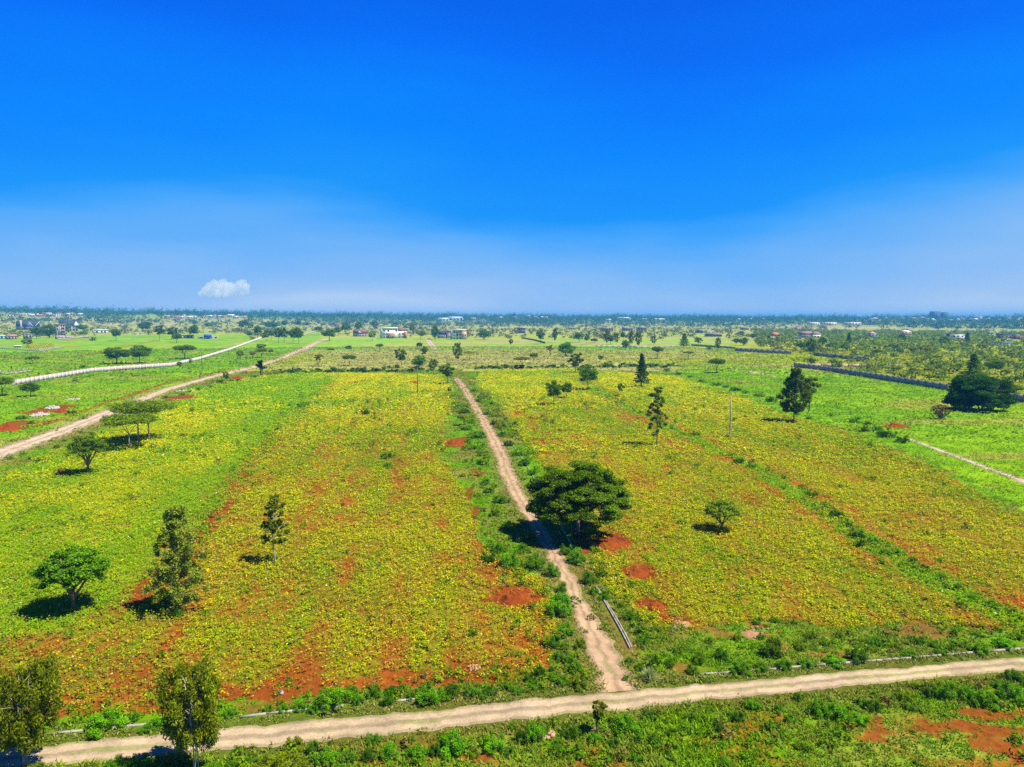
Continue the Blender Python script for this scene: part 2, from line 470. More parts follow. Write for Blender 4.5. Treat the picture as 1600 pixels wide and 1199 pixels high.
def ground_color(x, y, hh):
    z = zones(x, y)
    n1 = fbm(x / 35, y / 35, 1); n2 = fbm(x / 8, y / 8, 2); r = z['r']
    # open pasture beyond the crop
    Y = y
    az = np.degrees(np.arctan2(x, np.maximum(y, .1)))
    nb = fbm(x / 220 + 3, Y / 40, 7, 5)
    t = smooth(0.44, 0.60, nb + 0.10 * (az < -14) - .04)
    C = mixc(np.tile(OLIVE, (len(x), 1)) * 0.95 + 0.03, np.tile(YGREEN, (len(x), 1)), t)
    band = (Y > 520) & (Y < 860) & (az > -16) & (az < 20)
    C = mixc(C, np.tile(BRIGHT * c3(.8, 1, 1), (len(x), 1)), 0.9 * band * smooth(.42, .60, fbm(x / 90, Y / 26, 17)))
    pale = (Y > 335) & (Y < 560) & (az > -17) & (az < 16)
    C = mixc(C, np.tile(STRAW * c3(.85, 1, .9), (len(x), 1)), 0.55 * pale * smooth(.38, .58, fbm(x / 60, Y / 18, 19)))
    C = mixc(C, np.tile(c3(.36, .22, .13), (len(x), 1)), 0.8 * ((Y > 700) & (Y < 800)) * smooth(.60, .68, fbm(x / 40, Y / 20, 27)))
    far = smooth(1000, 1900, Y)
    C = mixc(C, np.tile(c3(.36, .31, .13), (len(x), 1)), far * 0.85 * smooth(.4, .6, fbm(x / 260, Y / 110, 23)))
    C = mixc(C, np.tile(DARKG * 2, (len(x), 1)), smooth(1900, 2600, r) * 0.7)
    C = C * (0.80 + 0.4 * n1)[:, None]
    # lush meadows
    mead = (z['LM'] | z['LM2'] | z['RG'])
    tm = smooth(.35, .65, .5 * n1 + .5 * n2)
    MC = mixc(np.tile(GREEN * 1.05, (len(x), 1)), np.tile(BRIGHT * c3(1.1, 1, 1), (len(x), 1)), tm)
    MC = mixc(MC, np.tile(OLIVE, (len(x), 1)), 0.75 * smooth(.60, .70, fbm(x / 30, y / 14, 77)))
    C = np.where(mead[:, None], MC, C)
    th = z['TH']
    TC = mixc(np.tile(c3(.20, .27, .004), (len(x), 1)), np.tile(c3(.29, .31, .012), (len(x), 1)), smooth(.35, .6, n2))
    C = np.where(th[:, None], TC, C)
    # cropped fields: soil colour with what leaf litter shows between plants
    crop = (z['LF'] | z['RF'])
    yl, so_ = crop_mix(x, y, z)
    lf = smooth(120, 330, r)
    leafy = mixc(np.tile(BRIGHT * .9, (len(x), 1)), np.tile(YEL * .85, (len(x), 1)), yl * (0.35 + 0.5 * lf))
    under = mixc(np.tile(GREEN * .40, (len(x), 1)), np.tile(BRN * .85, (len(x), 1)), np.clip(.42 + .8 * so_, 0, 1))
    CC = mixc(under, leafy, np.clip(0.16 + 0.76 * lf + .34 * z['LG'], 0, .95))
    CC = mixc(CC, np.tile(RED, (len(x), 1)), .85 * smooth(.22, .75, so_ + .5 * (fbm(x / .8, y / .8, 15, 2) - .5)))
    C = np.where(crop[:, None], CC, C)
    # verges
    fb = z['FB']
    FC = mixc(np.tile(GREEN * .8, (len(x), 1)), np.tile(OLIVE * .8, (len(x), 1)), smooth(.45, .7, n2))
    FC = mixc(FC, np.tile(RED * c3(1, 1.2, 1.2), (len(x), 1)), smooth(.56, .72, fbm(x / 5, y / 2.2, 83)) * .75)
    C = np.where(fb[:, None], FC, C)
    vg = ~crop & ~fb & ~mead & (r < 420) & (Y < 330) & ~th
    VC = mixc(np.tile(GREEN * .9, (len(x), 1)), np.tile(OLIVE * .62, (len(x), 1)), smooth(.42, .66, n2))
    VC = mixc(VC, np.tile(c3(.20, .07, .02), (len(x), 1)), .75 * smooth(.54, .68, fbm(x / 4, y / 1.8, 88)) * (y < 75))
    C = np.where(vg[:, None], VC, C)
    ch = smooth(2.2, .8, z['dc']) * (r < 400)
    C = mixc(C, np.tile(GREEN, (len(x), 1)), ch * .9)
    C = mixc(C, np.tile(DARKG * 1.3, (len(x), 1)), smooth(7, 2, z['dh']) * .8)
    C = mixc(C, np.tile(RED * c3(.85, .9, 1), (len(x), 1)), .9 * smooth(.3, .8, z['sp'] * np.where(fb, .85, 1)))
    # worn dry edges of the roads
    C = mixc(C, np.tile(c3(.085, .10, .012), (len(x), 1)), smooth(3.6, 1.4, z['dn']) * .85)
    C = mixc(C, np.tile(c3(.13, .125, .025), (len(x), 1)), smooth(3.0, 1.2, z['dp']) * .8)
    C = mixc(C, np.tile(STRAW * .7, (len(x), 1)), smooth(6.5, 3.0, z['dl']) * .6)
    # red ditch bank beside the left road, red track beyond the pale wall
    for pts, w, a in ((LBANK, 1.2, .95), (LTRK, 3.0, .75), (LTRK2, 5.0, .7), (LTRK3, 6.0, .7)):
        d = dline(x, y, pts)
        C = mixc(C, np.tile(RED * c3(1.15, 1.3, 1.8), (len(x), 1)), a * smooth(w, w * .4, d + 1.2 * (n2 - .5)) * (vn(x / 9, y / 9, 8) > .22))
    return C
LBANK = G([(0, 716 - 42), (60, 665), (120, 648), (160, 631), (215, 615), (262, 598), (300, 590), (335, 583), (366, 579)])
LTRK = G([(-40, 556), (60, 563), (110, 560), (160, 551), (205, 540), (247, 532)])
LTRK2 = G([(55, 533), (100, 533), (140, 529)])
LTRK3 = G([(88, 541), (120, 542)])

# ------------------------------------------------------------------ ground sheet
azs = np.concatenate([np.linspace(-180, -60, 30, endpoint=False), np.linspace(-60, -40, 60, endpoint=False), np.linspace(-40, 40, 760, endpoint=False),
                      np.linspace(40, 60, 60, endpoint=False), np.linspace(60, 180, 30, endpoint=False)])
rs = np.concatenate([np.linspace(1, 30, 15, endpoint=False), np.geomspace(30, 420, 620, endpoint=False), np.geomspace(420, 4200, 420, endpoint=False), np.geomspace(4200, 16000, 12)])
A, Rr = np.meshgrid(np.radians(azs), rs)
gx = (Rr * np.sin(A)).ravel(); gy = (Rr * np.cos(A)).ravel()
gz = hgt(gx, gy)
na = len(azs); nr = len(rs)
i = np.arange(nr - 1)[:, None]; j = np.arange(na)[None, :]
q = np.stack([i * na + j, i * na + (j + 1) % na, (i + 1) * na + (j + 1) % na, (i + 1) * na + j], -1).reshape(-1, 4)[:, ::-1]
gc = ground_color(gx, gy, gz)
V = np.stack([gx, gy, gz], 1)
V = np.vstack([V, [0, 0, 0]]); gc = np.vstack([gc, gc[0]])
cap = np.stack([np.arange(na), (np.arange(na) + 1) % na, np.full(na, len(V) - 1)], 1)[:, ::-1]
ground = mk('ground', V, [q, cap], M_GROUND, gc)
tag(ground, kind='structure')

# ------------------------------------------------------------------ roads and tracks
DUST = c3(0.385, 0.295, 0.185); DUSTD = c3(0.40, 0.285, 0.165)
def resample(P, step):
    P = np.asarray(P, float)
    # gentle Catmull-Rom smoothing
    d = np.concatenate([[0], np.cumsum(np.linalg.norm(np.diff(P, axis=0), axis=1))])
    n = max(4, int(d[-1] / step))
    s = np.linspace(0, d[-1], n)
    X = np.stack([np.interp(s, d, P[:, k]) for k in range(P.shape[1])], 1)
    return X, s
def strip(name, L_, R_, step, nlat, z, ruts, label, base=DUST, wob=0.5, grass=0.5):
    Lw = np.array(G(L_)); Rw = np.array(G(R_))
    Cw = (Lw + Rw) / 2; d = np.concatenate([[0], np.cumsum(np.linalg.norm(np.diff(Cw, axis=0), axis=1))])
    n = int(d[-1] / step); s = np.linspace(0, d[-1], n)
    ker = np.hanning(max(3, int(6 / step) | 1)); ker /= ker.sum()
    def sm(a):
        a = np.interp(s, d, a); k = len(ker) // 2
        return np.convolve(np.pad(a, k, mode='edge'), ker, 'valid')
    LX, LY, RX, RY = sm(Lw[:, 0]), sm(Lw[:, 1]), sm(Rw[:, 0]), sm(Rw[:, 1])
    jl = wob * (fbm(s / 1.1, s * 0 + 3, 4) - .5) + wob * .6 * (fbm(s / 6, s * 0 + 8, 6) - .5)
    jr = wob * (fbm(s / 1.1, s * 0 + 5, 14) - .5) + wob * .6 * (fbm(s / 6, s * 0 + 2, 16) - .5)
    w = np.hypot(RX - LX, RY - LY)
    t = np.linspace(0, 1, nlat)
    T0 = -jl / w; T1 = 1 + jr / w
    TT = T0[:, None] + (T1 - T0)[:, None] * t[None]
    X = LX[:, None] + (RX - LX)[:, None] * TT; Y = LY[:, None] + (RY - LY)[:, None] * TT
    x, y = X.ravel(), Y.ravel()
    lat = np.tile(t, n)
    S = np.repeat(s, nlat)
    ca = (fbm(x / 2.0, y / 2.0, 71) - .5)
    C = mixc(np.tile(base, (len(x), 1)), np.tile(base * .84, (len(x), 1)), smooth(.4, .75, fbm(x / 1.6, y / 1.1, 3)))
    rut = np.zeros(len(x))
    for c in ruts:
        rut = np.maximum(rut, smooth(.20, .07, np.abs(lat - c + .012 * ca)))
    C = C * (0.74 + 0.37 * rut)[:, None]
    med = smooth(.17, .05, np.abs(lat - np.mean(ruts))) if len(ruts) > 1 else 0 * rut
    edge = smooth(.17, .0, np.minimum(lat, 1 - lat))
    gn = fbm(S / 3.0, lat * 6, 44)
    C = mixc(C, np.tile(c3(.25, .25, .09), (len(x), 1)), grass * np.clip(med * smooth(.52, .70, gn) + edge * smooth(.35, .6, gn), 0, 1))
    gm = fbm(x / 0.35, y / 0.35, 45)
    C = C * (0.78 + 0.42 * gm)[:, None]
    zz = z + 0.03 * (1 - rut) * smooth(0, .1, np.minimum(lat, 1 - lat)) + hgt(x, y)
    ii = np.arange(n - 1)[:, None]; jj = np.arange(nlat - 1)[None]
    Q = np.stack([ii * nlat + jj, ii * nlat + jj + 1, (ii + 1) * nlat + jj + 1, (ii + 1) * nlat + jj], -1).reshape(-1, 4)
    o = mk(name, np.stack([x, y, zz], 1), [Q], M_DIRT, C)
    tag(o, kind='structure', label=label)
    return o
strip('road', NEAR_T, NEAR_B, 0.16, 40, 0.018, (.27, .74), 'pale dirt road with two wheel ruts crossing the foreground', wob=0.75, grass=.95)
strip('path', PATH_L, PATH_R, 0.18, 26, 0.012, (.3, .7), 'narrow reddish dirt track running away between the two crop fields', base=c3(.37, .25, .15), wob=1.1, grass=.85)
strip('road', LEFT_T, LEFT_B, 0.5, 20, 0.018, (.3, .7), 'pale gravel road curving away on the left', wob=0.9, grass=.2, base=c3(.44, .34, .24))
strip('road', FAR_L, FAR_R, 1.2, 14, 0.02, (.25, .75), 'far rutted dirt road leading to the houses', wob=1.2, grass=.5, base=c3(.44, .34, .24))
strip('path', RT_L, RT_R, 0.5, 9, 0.014, (.5,), 'narrow pale footpath along the right field edge', wob=0.4, grass=.3, base=c3(.45, .36, .25))
strip('path', RT2_L, RT2_R, 1.0, 9, 0.014, (.5,), 'faint dry track across the far right meadow', wob=1.4, grass=.7, base=c3(.42, .36, .16))
# ------------------------------------------------------------------ concrete kerbs
def kerb(pts, h, w, label, name='kerb', mat=None, z0=-0.05):
    P, s = resample(G(pts), 1.2)
    b = MB()
    rng = random.Random(len(pts) * 7 + int(P[0][0]))
    for p, q_ in zip(P[:-1], P[1:]):
        c = (p + q_) / 2; l = np.linalg.norm(q_ - p)
        a = math.atan2(q_[1] - p[1], q_[0] - p[0])
        b.box((c[0], c[1], z0 + (h + rng.uniform(-.02, .02)) / 2), (l - .03, w, h), a)
    o = b.build(name, mat or M_CONC)
    tag(o, kind='structure', label=label)
kerb([(0, 1157), (60, 1151)], .17, .11, 'weathered concrete kerb at the left end of the near road')
kerb([(80, 1148), (160, 1140), (232, 1133)], .17, .11, 'weathered concrete kerb beside the near road, left stretch')
kerb([(375, 1122), (400, 1118), (470, 1111), (537, 1104)], .17, .11, 'concrete kerb below the big roadside bush')
kerb([(618, 1097), (668, 1091)], .17, .11, 'short concrete kerb length beside the near road')
kerb([(722, 1087), (748, 1084)], .17, .11, 'short concrete kerb stub beside the near road')
kerb([(1093, 1055), (1180, 1049), (1260, 1042), (1330, 1036), (1400, 1031), (1480, 1024), (1600, 1014), (1750, 1001)], .17, .11, 'long pale concrete kerb beside the near road, right stretch')
kerb([(930, 917), (945, 942), (958, 965), (972, 990), (984, 1014)], .20, .085, 'concrete kerb along the right of the dirt track')
kerb([(934, 921), (949, 945), (963, 968), (977, 992), (987, 1013)], .20, .085, 'second concrete kerb of the pair along the dirt track')
kerb([(796, 688), (806, 704), (820, 724), (828, 737), (836, 752)], .20, .085, 'concrete kerb along the dirt track above the big tree')
kerb([(862, 795), (873, 816), (885, 838), (896, 857)], .20, .085, 'concrete kerb crossing the shadow of the big tree')

RAILS = [G([(930, 917), (945, 942), (958, 965), (972, 990), (984, 1014)]), G([(796, 688), (806, 704), (820, 724), (828, 737), (836, 752)]), G([(862, 795), (873, 816), (885, 838), (896, 857)])]
# ------------------------------------------------------------------ foliage generators
def unit(v): return v / (np.linalg.norm(v, axis=-1, keepdims=True) + 1e-9)

def quads(P, T, B, ls, ws):
    """leaf-shaped quads: P base, T length axis, B width axis"""
    a = P; b = P + T * (ls * .5)[:, None] + B * (ws * .5)[:, None]
    c = P + T * ls[:, None]; d = P + T * (ls * .5)[:, None] - B * (ws * .5)[:, None]
    V = np.stack([a, b, c, d], 1).reshape(-1, 3)
    Q = np.arange(len(P) * 4).reshape(-1, 4)
    return V, Q

def leafcloud(rng, C, R, n, size, col, up=.5, droop=0., shell=.5, var=.25, hue=(1.3, 1.15, .8), asp=.55):
    m = len(C)
    n_each = n if not np.isscalar(n) else np.full(m, n)
    idx = np.repeat(np.arange(m), n_each)
    k = len(idx)
    u = unit(rng.normal(size=(k, 3)))
    rad = shell + (1 - shell) * rng.random(k) ** .7
    P = C[idx] + u * rad[:, None] * R[idx]
    nor = unit(u * .45 + np.array([0, 0, up]) + rng.normal(size=(k, 3)) * .75)
    t = unit(np.cross(nor, rng.normal(size=(k, 3))))
    if droop:
        t = unit(t * (1 - droop) + np.array([0, 0, -1.]) * droop + rng.normal(size=(k, 3)) * .18)
        nor = unit(np.cross(t, rng.normal(size=(k, 3))))
    b = np.cross(nor, t)
    s = size * (.6 + .8 * rng.random(k))
    V, Q = quads(P - t * s[:, None] * .5, t, b, s, s * asp)
    pf = 1 + var * (rng.random(m) - .5) * 2
    lf = 1 + .5 * (rng.random(k) - .5) * 2
    c = np.asarray(col)[None] * (pf[idx] * lf)[:, None]
    yl = (rng.random(k) < .25)[:, None]
    c = np.where(yl, c * np.array(hue), c)
    return V, Q, np.repeat(c, 4, axis=0)

def limb(b, rng, p0, p1, r0, r1, sag=.12, k=5, n=5):
    p0 = np.asarray(p0, float); p1 = np.asarray(p1, float)
    t = np.linspace(0, 1, n)[:, None]
    l = np.linalg.norm(p1 - p0)
    mid_ = rng.normal(size=3) * sag * l * .5; mid_[2] = abs(mid_[2]) * .6
    P = p0 + (p1 - p0) * t + mid_ * (np.sin(t * math.pi)) + rng.normal(size=(n, 3)) * .012 * l * np.sin(t * math.pi)
    b.tube(P, np.linspace(r0, r1, n), k)
    return P

def pick(rng, fn, n, dmin, tries=4000):
    pts = []
    for _ in range(tries):
        p = fn()
        if p is None: continue
        if all(np.linalg.norm((p - q_)) > dmin for q_ in pts):
            pts.append(p)
            if len(pts) >= n: break
    return np.array(pts)

def tree_geo(kind, seed, H, W_, leaves, leaf, col):
    """returns trunk MB, crown arrays"""
    rng = np.random.default_rng(seed)
    b = MB(); w = W_ / 2
    up = .6; droop = 0; shell = .45; asp = .6
    if kind in ('umb', 'flat'):
        thick = .16 if kind == 'flat' else .30
        zc = H * (.84 if kind == 'flat' else .72)
        def fn():
            a = rng.random() * 2 * math.pi; q_ = math.sqrt(rng.random()) * w * .86
            z = zc + H * thick * ((1 - (q_ / w) ** 2) * .6 - .15) * (1 if rng.random() < .7 else -.4) + rng.normal() * H * .02
            return np.array([q_ * math.cos(a), q_ * math.sin(a), z])
        C = pick(rng, fn, 34, w * .20)
        R = np.stack([w * (.20 + .10 * rng.random(len(C)))] * 2 + [H * (.055 if kind == 'flat' else .10) * (1 + .5 * rng.random(len(C)))], 1)
        fork = H * (.42 if kind == 'flat' else .28)
        nf = 3
        up = 1.1; shell = .3
        tops = []
        limb(b, rng, (0, 0, -.05), (0, 0, fork), H * .022, H * .018, .05)
        for i_ in range(nf):
            a = i_ * 2.1 + rng.random()
            e = np.array([math.cos(a) * w * .35, math.sin(a) * w * .35, zc - H * .12])
            limb(b, rng, (0, 0, fork * .97), e, H * .013, H * .008)
            tops.append(e)
        for c in C:
            e = min(tops, key=lambda t_: np.linalg.norm(t_ - c))
            limb(b, rng, e, c - [0, 0, R[0, 2] * .5], H * .009, H * .003, n=4, k=4)
    elif kind in ('big', 'cup'):
        zc = H * (.44 if kind == 'big' else .54)
        def fn():
            a = rng.random() * 2 * math.pi; q_ = math.sqrt(rng.random()) * w * .88
            f = math.sqrt(max(0, 1 - (q_ / w) ** 2))
            z = zc + H * (.45 if kind == 'big' else .36) * f * (rng.random() ** .6) - H * (.12 if kind == 'big' else .12) * rng.random() - H * (.14 if kind == 'big' else .04) * (q_ / w) ** 2
            return np.array([q_ * math.cos(a), q_ * math.sin(a), z])
        C = pick(rng, fn, 150, w * .115, 9000)
        n_ = len(C)
        R = np.stack([w * (.12 + .09 * rng.random(n_)), w * (.12 + .09 * rng.random(n_)), H * (.030 + .026 * rng.random(n_))], 1)
        up = 1.2; shell = .2
        limb(b, rng, (0, 0, -.1), (0, 0, H * .2), H * .026, H * .022, .03, k=9)
        tops = []
        for i_ in range(7):
            a = i_ * .9 + rng.random() * .4
            e = np.array([math.cos(a) * w * .45, math.sin(a) * w * .45, zc - H * .05 + .12 * H * (i_ % 2)])
            limb(b, rng, (0, 0, H * .18), e, H * .020, H * .010, .2, k=7, n=7); tops.append(e)
            tops.append(e * [.5, .5, .8])
        for c in C:
            e = min(tops, key=lambda t_: np.linalg.norm(t_ - c))
            limb(b, rng, e, c, H * .010, H * .003, n=4, k=4)
    elif kind in ('rnd', 'opn', 'dark', 'vas', 'wide'):
        lo = {'rnd': .30, 'opn': .34, 'dark': .12, 'vas': .42, 'wide': .10}[kind]
        zc = H * (lo + 1) / 2; hz = H * (1 - lo) / 2
        npf = {'rnd': 40, 'opn': 26, 'dark': 60, 'vas': 20, 'wide': 90}[kind]
        lean = rng.normal(size=2) * w * .12
        def fn():
            u = unit(rng.normal(size=3)); q_ = (.35 + .52 * rng.random() ** .6)
            if kind == 'wide': u = np.sign(u) * np.abs(u) ** .6; u = u / max(.9, np.linalg.norm(u) * .82)
            p = np.array([u[0] * w * q_, u[1] * w * q_, u[2] * hz * q_ * 1.02 + zc])
            if kind == 'vas':
                t_ = (p[2] - H * lo) / (H * (1 - lo)); p[:2] *= .35 + .8 * max(t_, 0)
            if kind == 'wide':
                t_ = .10 + .78 * rng.random(); pr_ = 1 if t_ < .5 else math.sqrt(max(0, 1 - ((t_ - .5) / .5) ** 2)); a_ = rng.random() * 6.28; q_ = w * .86 * pr_ * rng.random() ** .4
                p = np.array([q_ * math.cos(a_), q_ * math.sin(a_), H * t_])
            p[:2] += lean * (p[2] / H)
            return p
        C = pick(rng, fn, npf, w * {'rnd': .24, 'opn': .30, 'dark': .2, 'vas': .28, 'wide': .15}[kind])
        k_ = {'rnd': .26, 'opn': .23, 'dark': .27, 'vas': .2, 'wide': .2}[kind]
        n_ = len(C)
        R = np.stack([w * k_ * (.7 + .7 * rng.random(n_)), w * k_ * (.7 + .7 * rng.random(n_)), min(w, hz) * k_ * (.55 + .5 * rng.random(n_))], 1)
        stems = 1 if kind in ('rnd', 'opn') else 3
        tops = []
        for i_ in range(stems):
            a = rng.random() * 6.28
            e0 = np.array([lean[0] * .4 + (stems > 1) * math.cos(a) * w * .2, lean[1] * .4 + (stems > 1) * math.sin(a) * w * .2, H * (lo + .12)])
            limb(b, rng, (0, 0, -.05), e0, H * .021, H * .015, .06, k=7); tops.append(e0)
            e1 = np.array([lean[0], lean[1], H * .72]) + rng.normal(size=3) * w * .08
            limb(b, rng, e0, e1, H * .018, H * .008, .08); tops.append(e1); tops.append((e0 + e1) / 2)
        for c in C:
            e = min(tops, key=lambda t_: np.linalg.norm(t_ - c) + (t_[2] > c[2]) * H * .15)
            limb(b, rng, e, c, H * .010, H * .003, n=4, k=4)
        up = .7; shell = .35
        if kind == 'vas': shell = .1
    elif kind in ('grv', 'col', 'shag', 'cone'):
        # feathery column or cone of separate ascending branches
        base = {'grv': .26, 'col': .18, 'shag': .07, 'cone': .16}[kind]
        limb(b, rng, (0, 0, -.05), (rng.normal() * .02 * H, rng.normal() * .02 * H, H * .97), H * .012, H * .003, .02, k=7, n=9)
        C = []; R = []
        nb = {'grv': 30, 'col': 34, 'shag': 50, 'cone': 60}[kind]
        for i_ in range(nb):
            t_ = base + (1 - base) * (i_ + rng.random() * .7) / nb
            prof = ((1.0 - .75 * (t_ - base) / (1 - base)) if kind == 'grv' else 1.25 - 1.1 * t_) if kind != 'col' else math.sin(math.pi * min(1, .25 + .75 * (t_ - base) / (1 - base))) ** .6
            prof *= min(1, .45 + (t_ - base) * 3)
            ln = w * prof * ((.55 + .5 * rng.random()) if kind not in ('shag', 'cone') else (.45 + .75 * rng.random()))
            a = i_ * 2.4 + rng.random() * .8
            e = np.array([math.cos(a) * ln, math.sin(a) * ln, H * t_ + ln * (.25 + .3 * rng.random())])
            limb(b, rng, (0, 0, H * t_), e, H * .006, H * .002, n=4, k=4)
            for f in (.5, .85, 1.0):
                if rng.random() < .86:
                    C.append(np.array([0, 0, H * t_]) * (1 - f) + e * f + rng.normal(size=3) * w * .07)
                    s = w * (.10 + .09 * rng.random()) * (.7 + .3 * prof)
                    R.append([s, s, s * (.8 if kind == 'grv' else 1.2)])
        C.append(np.array([0, 0, H * .985])); R.append([w * .1, w * .1, H * .03])
        C = np.array(C); C[:, 2] = np.minimum(C[:, 2], H); R = np.array(R); up = .5; shell = .15
    elif kind == 'euc':
        C = []; R = []
        for i_ in range(3):
            a = i_ * 2.1 + rng.random(); e = np.array([math.cos(a) * w * .22, math.sin(a) * w * .22, H * (.86 + .1 * rng.random())])
            limb(b, rng, (math.cos(a) * .12, math.sin(a) * .12, -.1), e, H * .0065, H * .002, .06, k=6, n=8)
            for k_ in range(22):
                t_ = .30 + .68 * rng.random()
                aa = rng.random() * 6.28
                ln = w * (.35 + .55 * rng.random()) * (1 - .35 * abs(t_ - .70) / .4)
                c = e * t_ + np.array([math.cos(aa) * ln, math.sin(aa) * ln, ln * .5])
                limb(b, rng, e * (t_ - .06), c, H * .005, H * .0015, n=4, k=4)
                C.append(c - [0, 0, H * .02]); s = w * (.12 + .13 * rng.random())
                R.append([s, s, s * 1.9])
        C = np.array(C); R = np.array(R); up = .1; droop = .55; shell = .1; asp = .34
    elif kind == 'con':
        C = []; R = []
        limb(b, rng, (0, 0, -.05), (0, 0, H * .98), H * .022, H * .004, .01, k=7, n=8)
        nb = 110
        for i_ in range(nb):
            t_ = .14 + .84 * (i_ / nb) ** .95
            prof = min(1.0, 1.25 * (1 - t_) + .10) * (.75 + .3 * math.sin(t_ * 19) ** 2)
            a = i_ * 2.399 + rng.random() * .4; ln = w * prof * (.8 + .3 * rng.random())
            e = np.array([math.cos(a) * ln, math.sin(a) * ln, H * t_ - ln * .12])
            if i_ % 3 == 0: limb(b, rng, (0, 0, H * t_), e, H * .005, H * .002, n=3, k=4)
            for f in (.4, .7, .95):
                C.append(np.array([0, 0, H * t_]) * (1 - f) + e * f); s = w * .13 * (1.2 - .3 * f) * (.6 + .5 * prof)
                R.append([s, s, H * .018])
        C = np.array(C); R = np.array(R); up = .9; shell = .2; droop = 0.25; asp = .45
    elif kind == 'bush':
        def fn():
            u = unit(rng.normal(size=3)); u[2] = abs(u[2]); q_ = .15 + .72 * rng.random() ** .7
            return np.array([u[0] * w * q_, u[1] * w * q_, H * .16 + u[2] * H * .62 * q_ * 1.3])
        C = pick(rng, fn, 22, w * .20); n_ = len(C)
        R = np.stack([w * (.12 + .2 * rng.random(n_)), w * (.12 + .2 * rng.random(n_)), H * (.09 + .2 * rng.random(n_))], 1)
        for c in C[::2]:
            limb(b, rng, (0, 0, -.03), c, H * .02, H * .006, n=4, k=4)
        up = .6; shell = .3
    elif kind == 'twig':
        C = []; R = []
        for i_ in range(26):
            a = rng.random() * 6.28; e_ = .3 + .9 * rng.random()
            e = np.array([math.cos(a) * w * math.cos(e_), math.sin(a) * w * math.cos(e_), H * (.35 + .6 * math.sin(e_))])
            limb(b, rng, (0, 0, -.03), e, H * .018, H * .004, n=4, k=4)
            for f in (.6, .9):
                C.append(e * f); R.append([w * .12, w * .12, H * .06])
        C = np.array(C); R = np.array(R); up = .4; shell = .1
    per = max(3, int(leaves / len(C)))
    wgt = R[:, 0] * R[:, 1]; wgt = wgt / wgt.mean()
    cnt = np.maximum(3, (per * (.5 + .5 * wgt))).astype(int)
    return b, leafcloud(rng, C, R, cnt, leaf, col, up, droop, shell, asp=asp)

def make_tree(name, kind, seed, H, W_, leaves, leaf, col, bark=M_BARK, parts=('trunk', 'crown')):
    """(root, trunk, crown) at the origin"""
    b, (V, Q, c) = tree_geo(kind, seed, H, W_, leaves, leaf, col)
    root = bpy.data.objects.new(name, None); root.empty_display_size = .5
    COL.objects.link(root)
    t = b.build(parts[0], bark, root, smooth_=True)
    k = mk(parts[1], V, [Q], M_LEAF, c, root)
    return root

def dup(root):
    r = root.copy(); COL.objects.link(r)
    for ch in root.children:
        c = ch.copy(); COL.objects.link(c); c.parent = r
    return r

C_MUL = 1.35
C_TREE = dict(shag=(.12, .18, .03), cone=(.06, .12, .015), cup=(.085, .18, .006), umb=(.10, .19, .008), flat=(.095, .17, .012), rnd=(.085, .19, .012), opn=(.10, .19, .016), dark=(.035, .10, .006), vas=(.22, .19, .05), grv=(.105, .165, .018), col=(.11, .18, .012), con=(.03, .10, .02), euc=(.16, .20, .008), bush=(.095, .26, .003), twig=(.20, .17, .07), big=(.075, .155, .003), wide=(.02, .085, .004))
C_TREE = {k_: (v_[0] * (C_MUL if k_ != 'bush' else 1.05) * 1.1, v_[1] * (C_MUL if k_ != 'bush' else 1.05), v_[2] * .7) for k_, v_ in C_TREE.items()}
protos = {}
def proto(kind, lod, var):
    k = (kind, lod, var)
    if k not in protos:
        leaves, leaf = {'mid': (6500, .34), 'far': (800, .95)}[lod]
        if kind in ('bush', 'twig'):
            leaves, leaf = {'mid': (4200, .34), 'far': (500, .8)}[lod]
        r = make_tree('tree', kind, hash((kind, lod)) % 1 + 100 * var + {'mid': 1, 'far': 2}[lod] + sum(map(ord, kind)), 8.0, 8.0, leaves, leaf, C_TREE[kind])
        protos[k] = [r, False]
    return protos[k]

def place(kind, px, base, top, wpx, label, name, cat='tree', group=None, lod=None, seed=None, tint=None, rz=None):
    p = at(px, base); m = mpp(p)
    H = max(.5, (base - top) * m * 1.02); Wd = wpx * m
    rs_ = random.Random(int(px * 13 + base * 7))
    lod = lod or ('mid' if base - top > 17 or (cat != 'tree' and wpx > 14) else 'far')
    pr = proto(kind, lod, rs_.randrange(3))
    if pr[1]: r = dup(pr[0])
    else: r = pr[0]; pr[1] = True
    r.name = name
    r.location = [float(v) for v in p]
    r.rotation_euler = (0, 0, rs_.random() * 6.28 if rz is None else rz)
    r.scale = (Wd / 8.0, Wd / 8.0, H / 8.0)
    tg = tint or (1, 1, 1)
    j = .88 + .24 * rs_.random(); j2 = .9 + .2 * rs_.random()
    for ch in r.children:
        if not ch.name.startswith(('trunk', 'stem')):
            ch.color = (tg[0] * j * j2, tg[1] * j, tg[2] * j, 1)
    tag(r, label, cat, group)
    return r

def special(name, kind, seed, px, base, top, wpx, leaves, leaf, label, cat='tree', tint=(1, 1, 1), bark=M_BARK, rz=0, sy=1.0, group=None):
    p = at(px, base); m = mpp(p)
    H = (base - top) * m * 1.03; Wd = wpx * m
    r = make_tree(name, kind, seed, H, Wd, leaves, leaf, np.array(C_TREE[kind]) * np.array(tint), bark)
    r.location = [float(v) for v in p]; r.rotation_euler = (0, 0, rz); r.scale = (1, sy, 1)
    tag(r, label, cat, group)
    return r

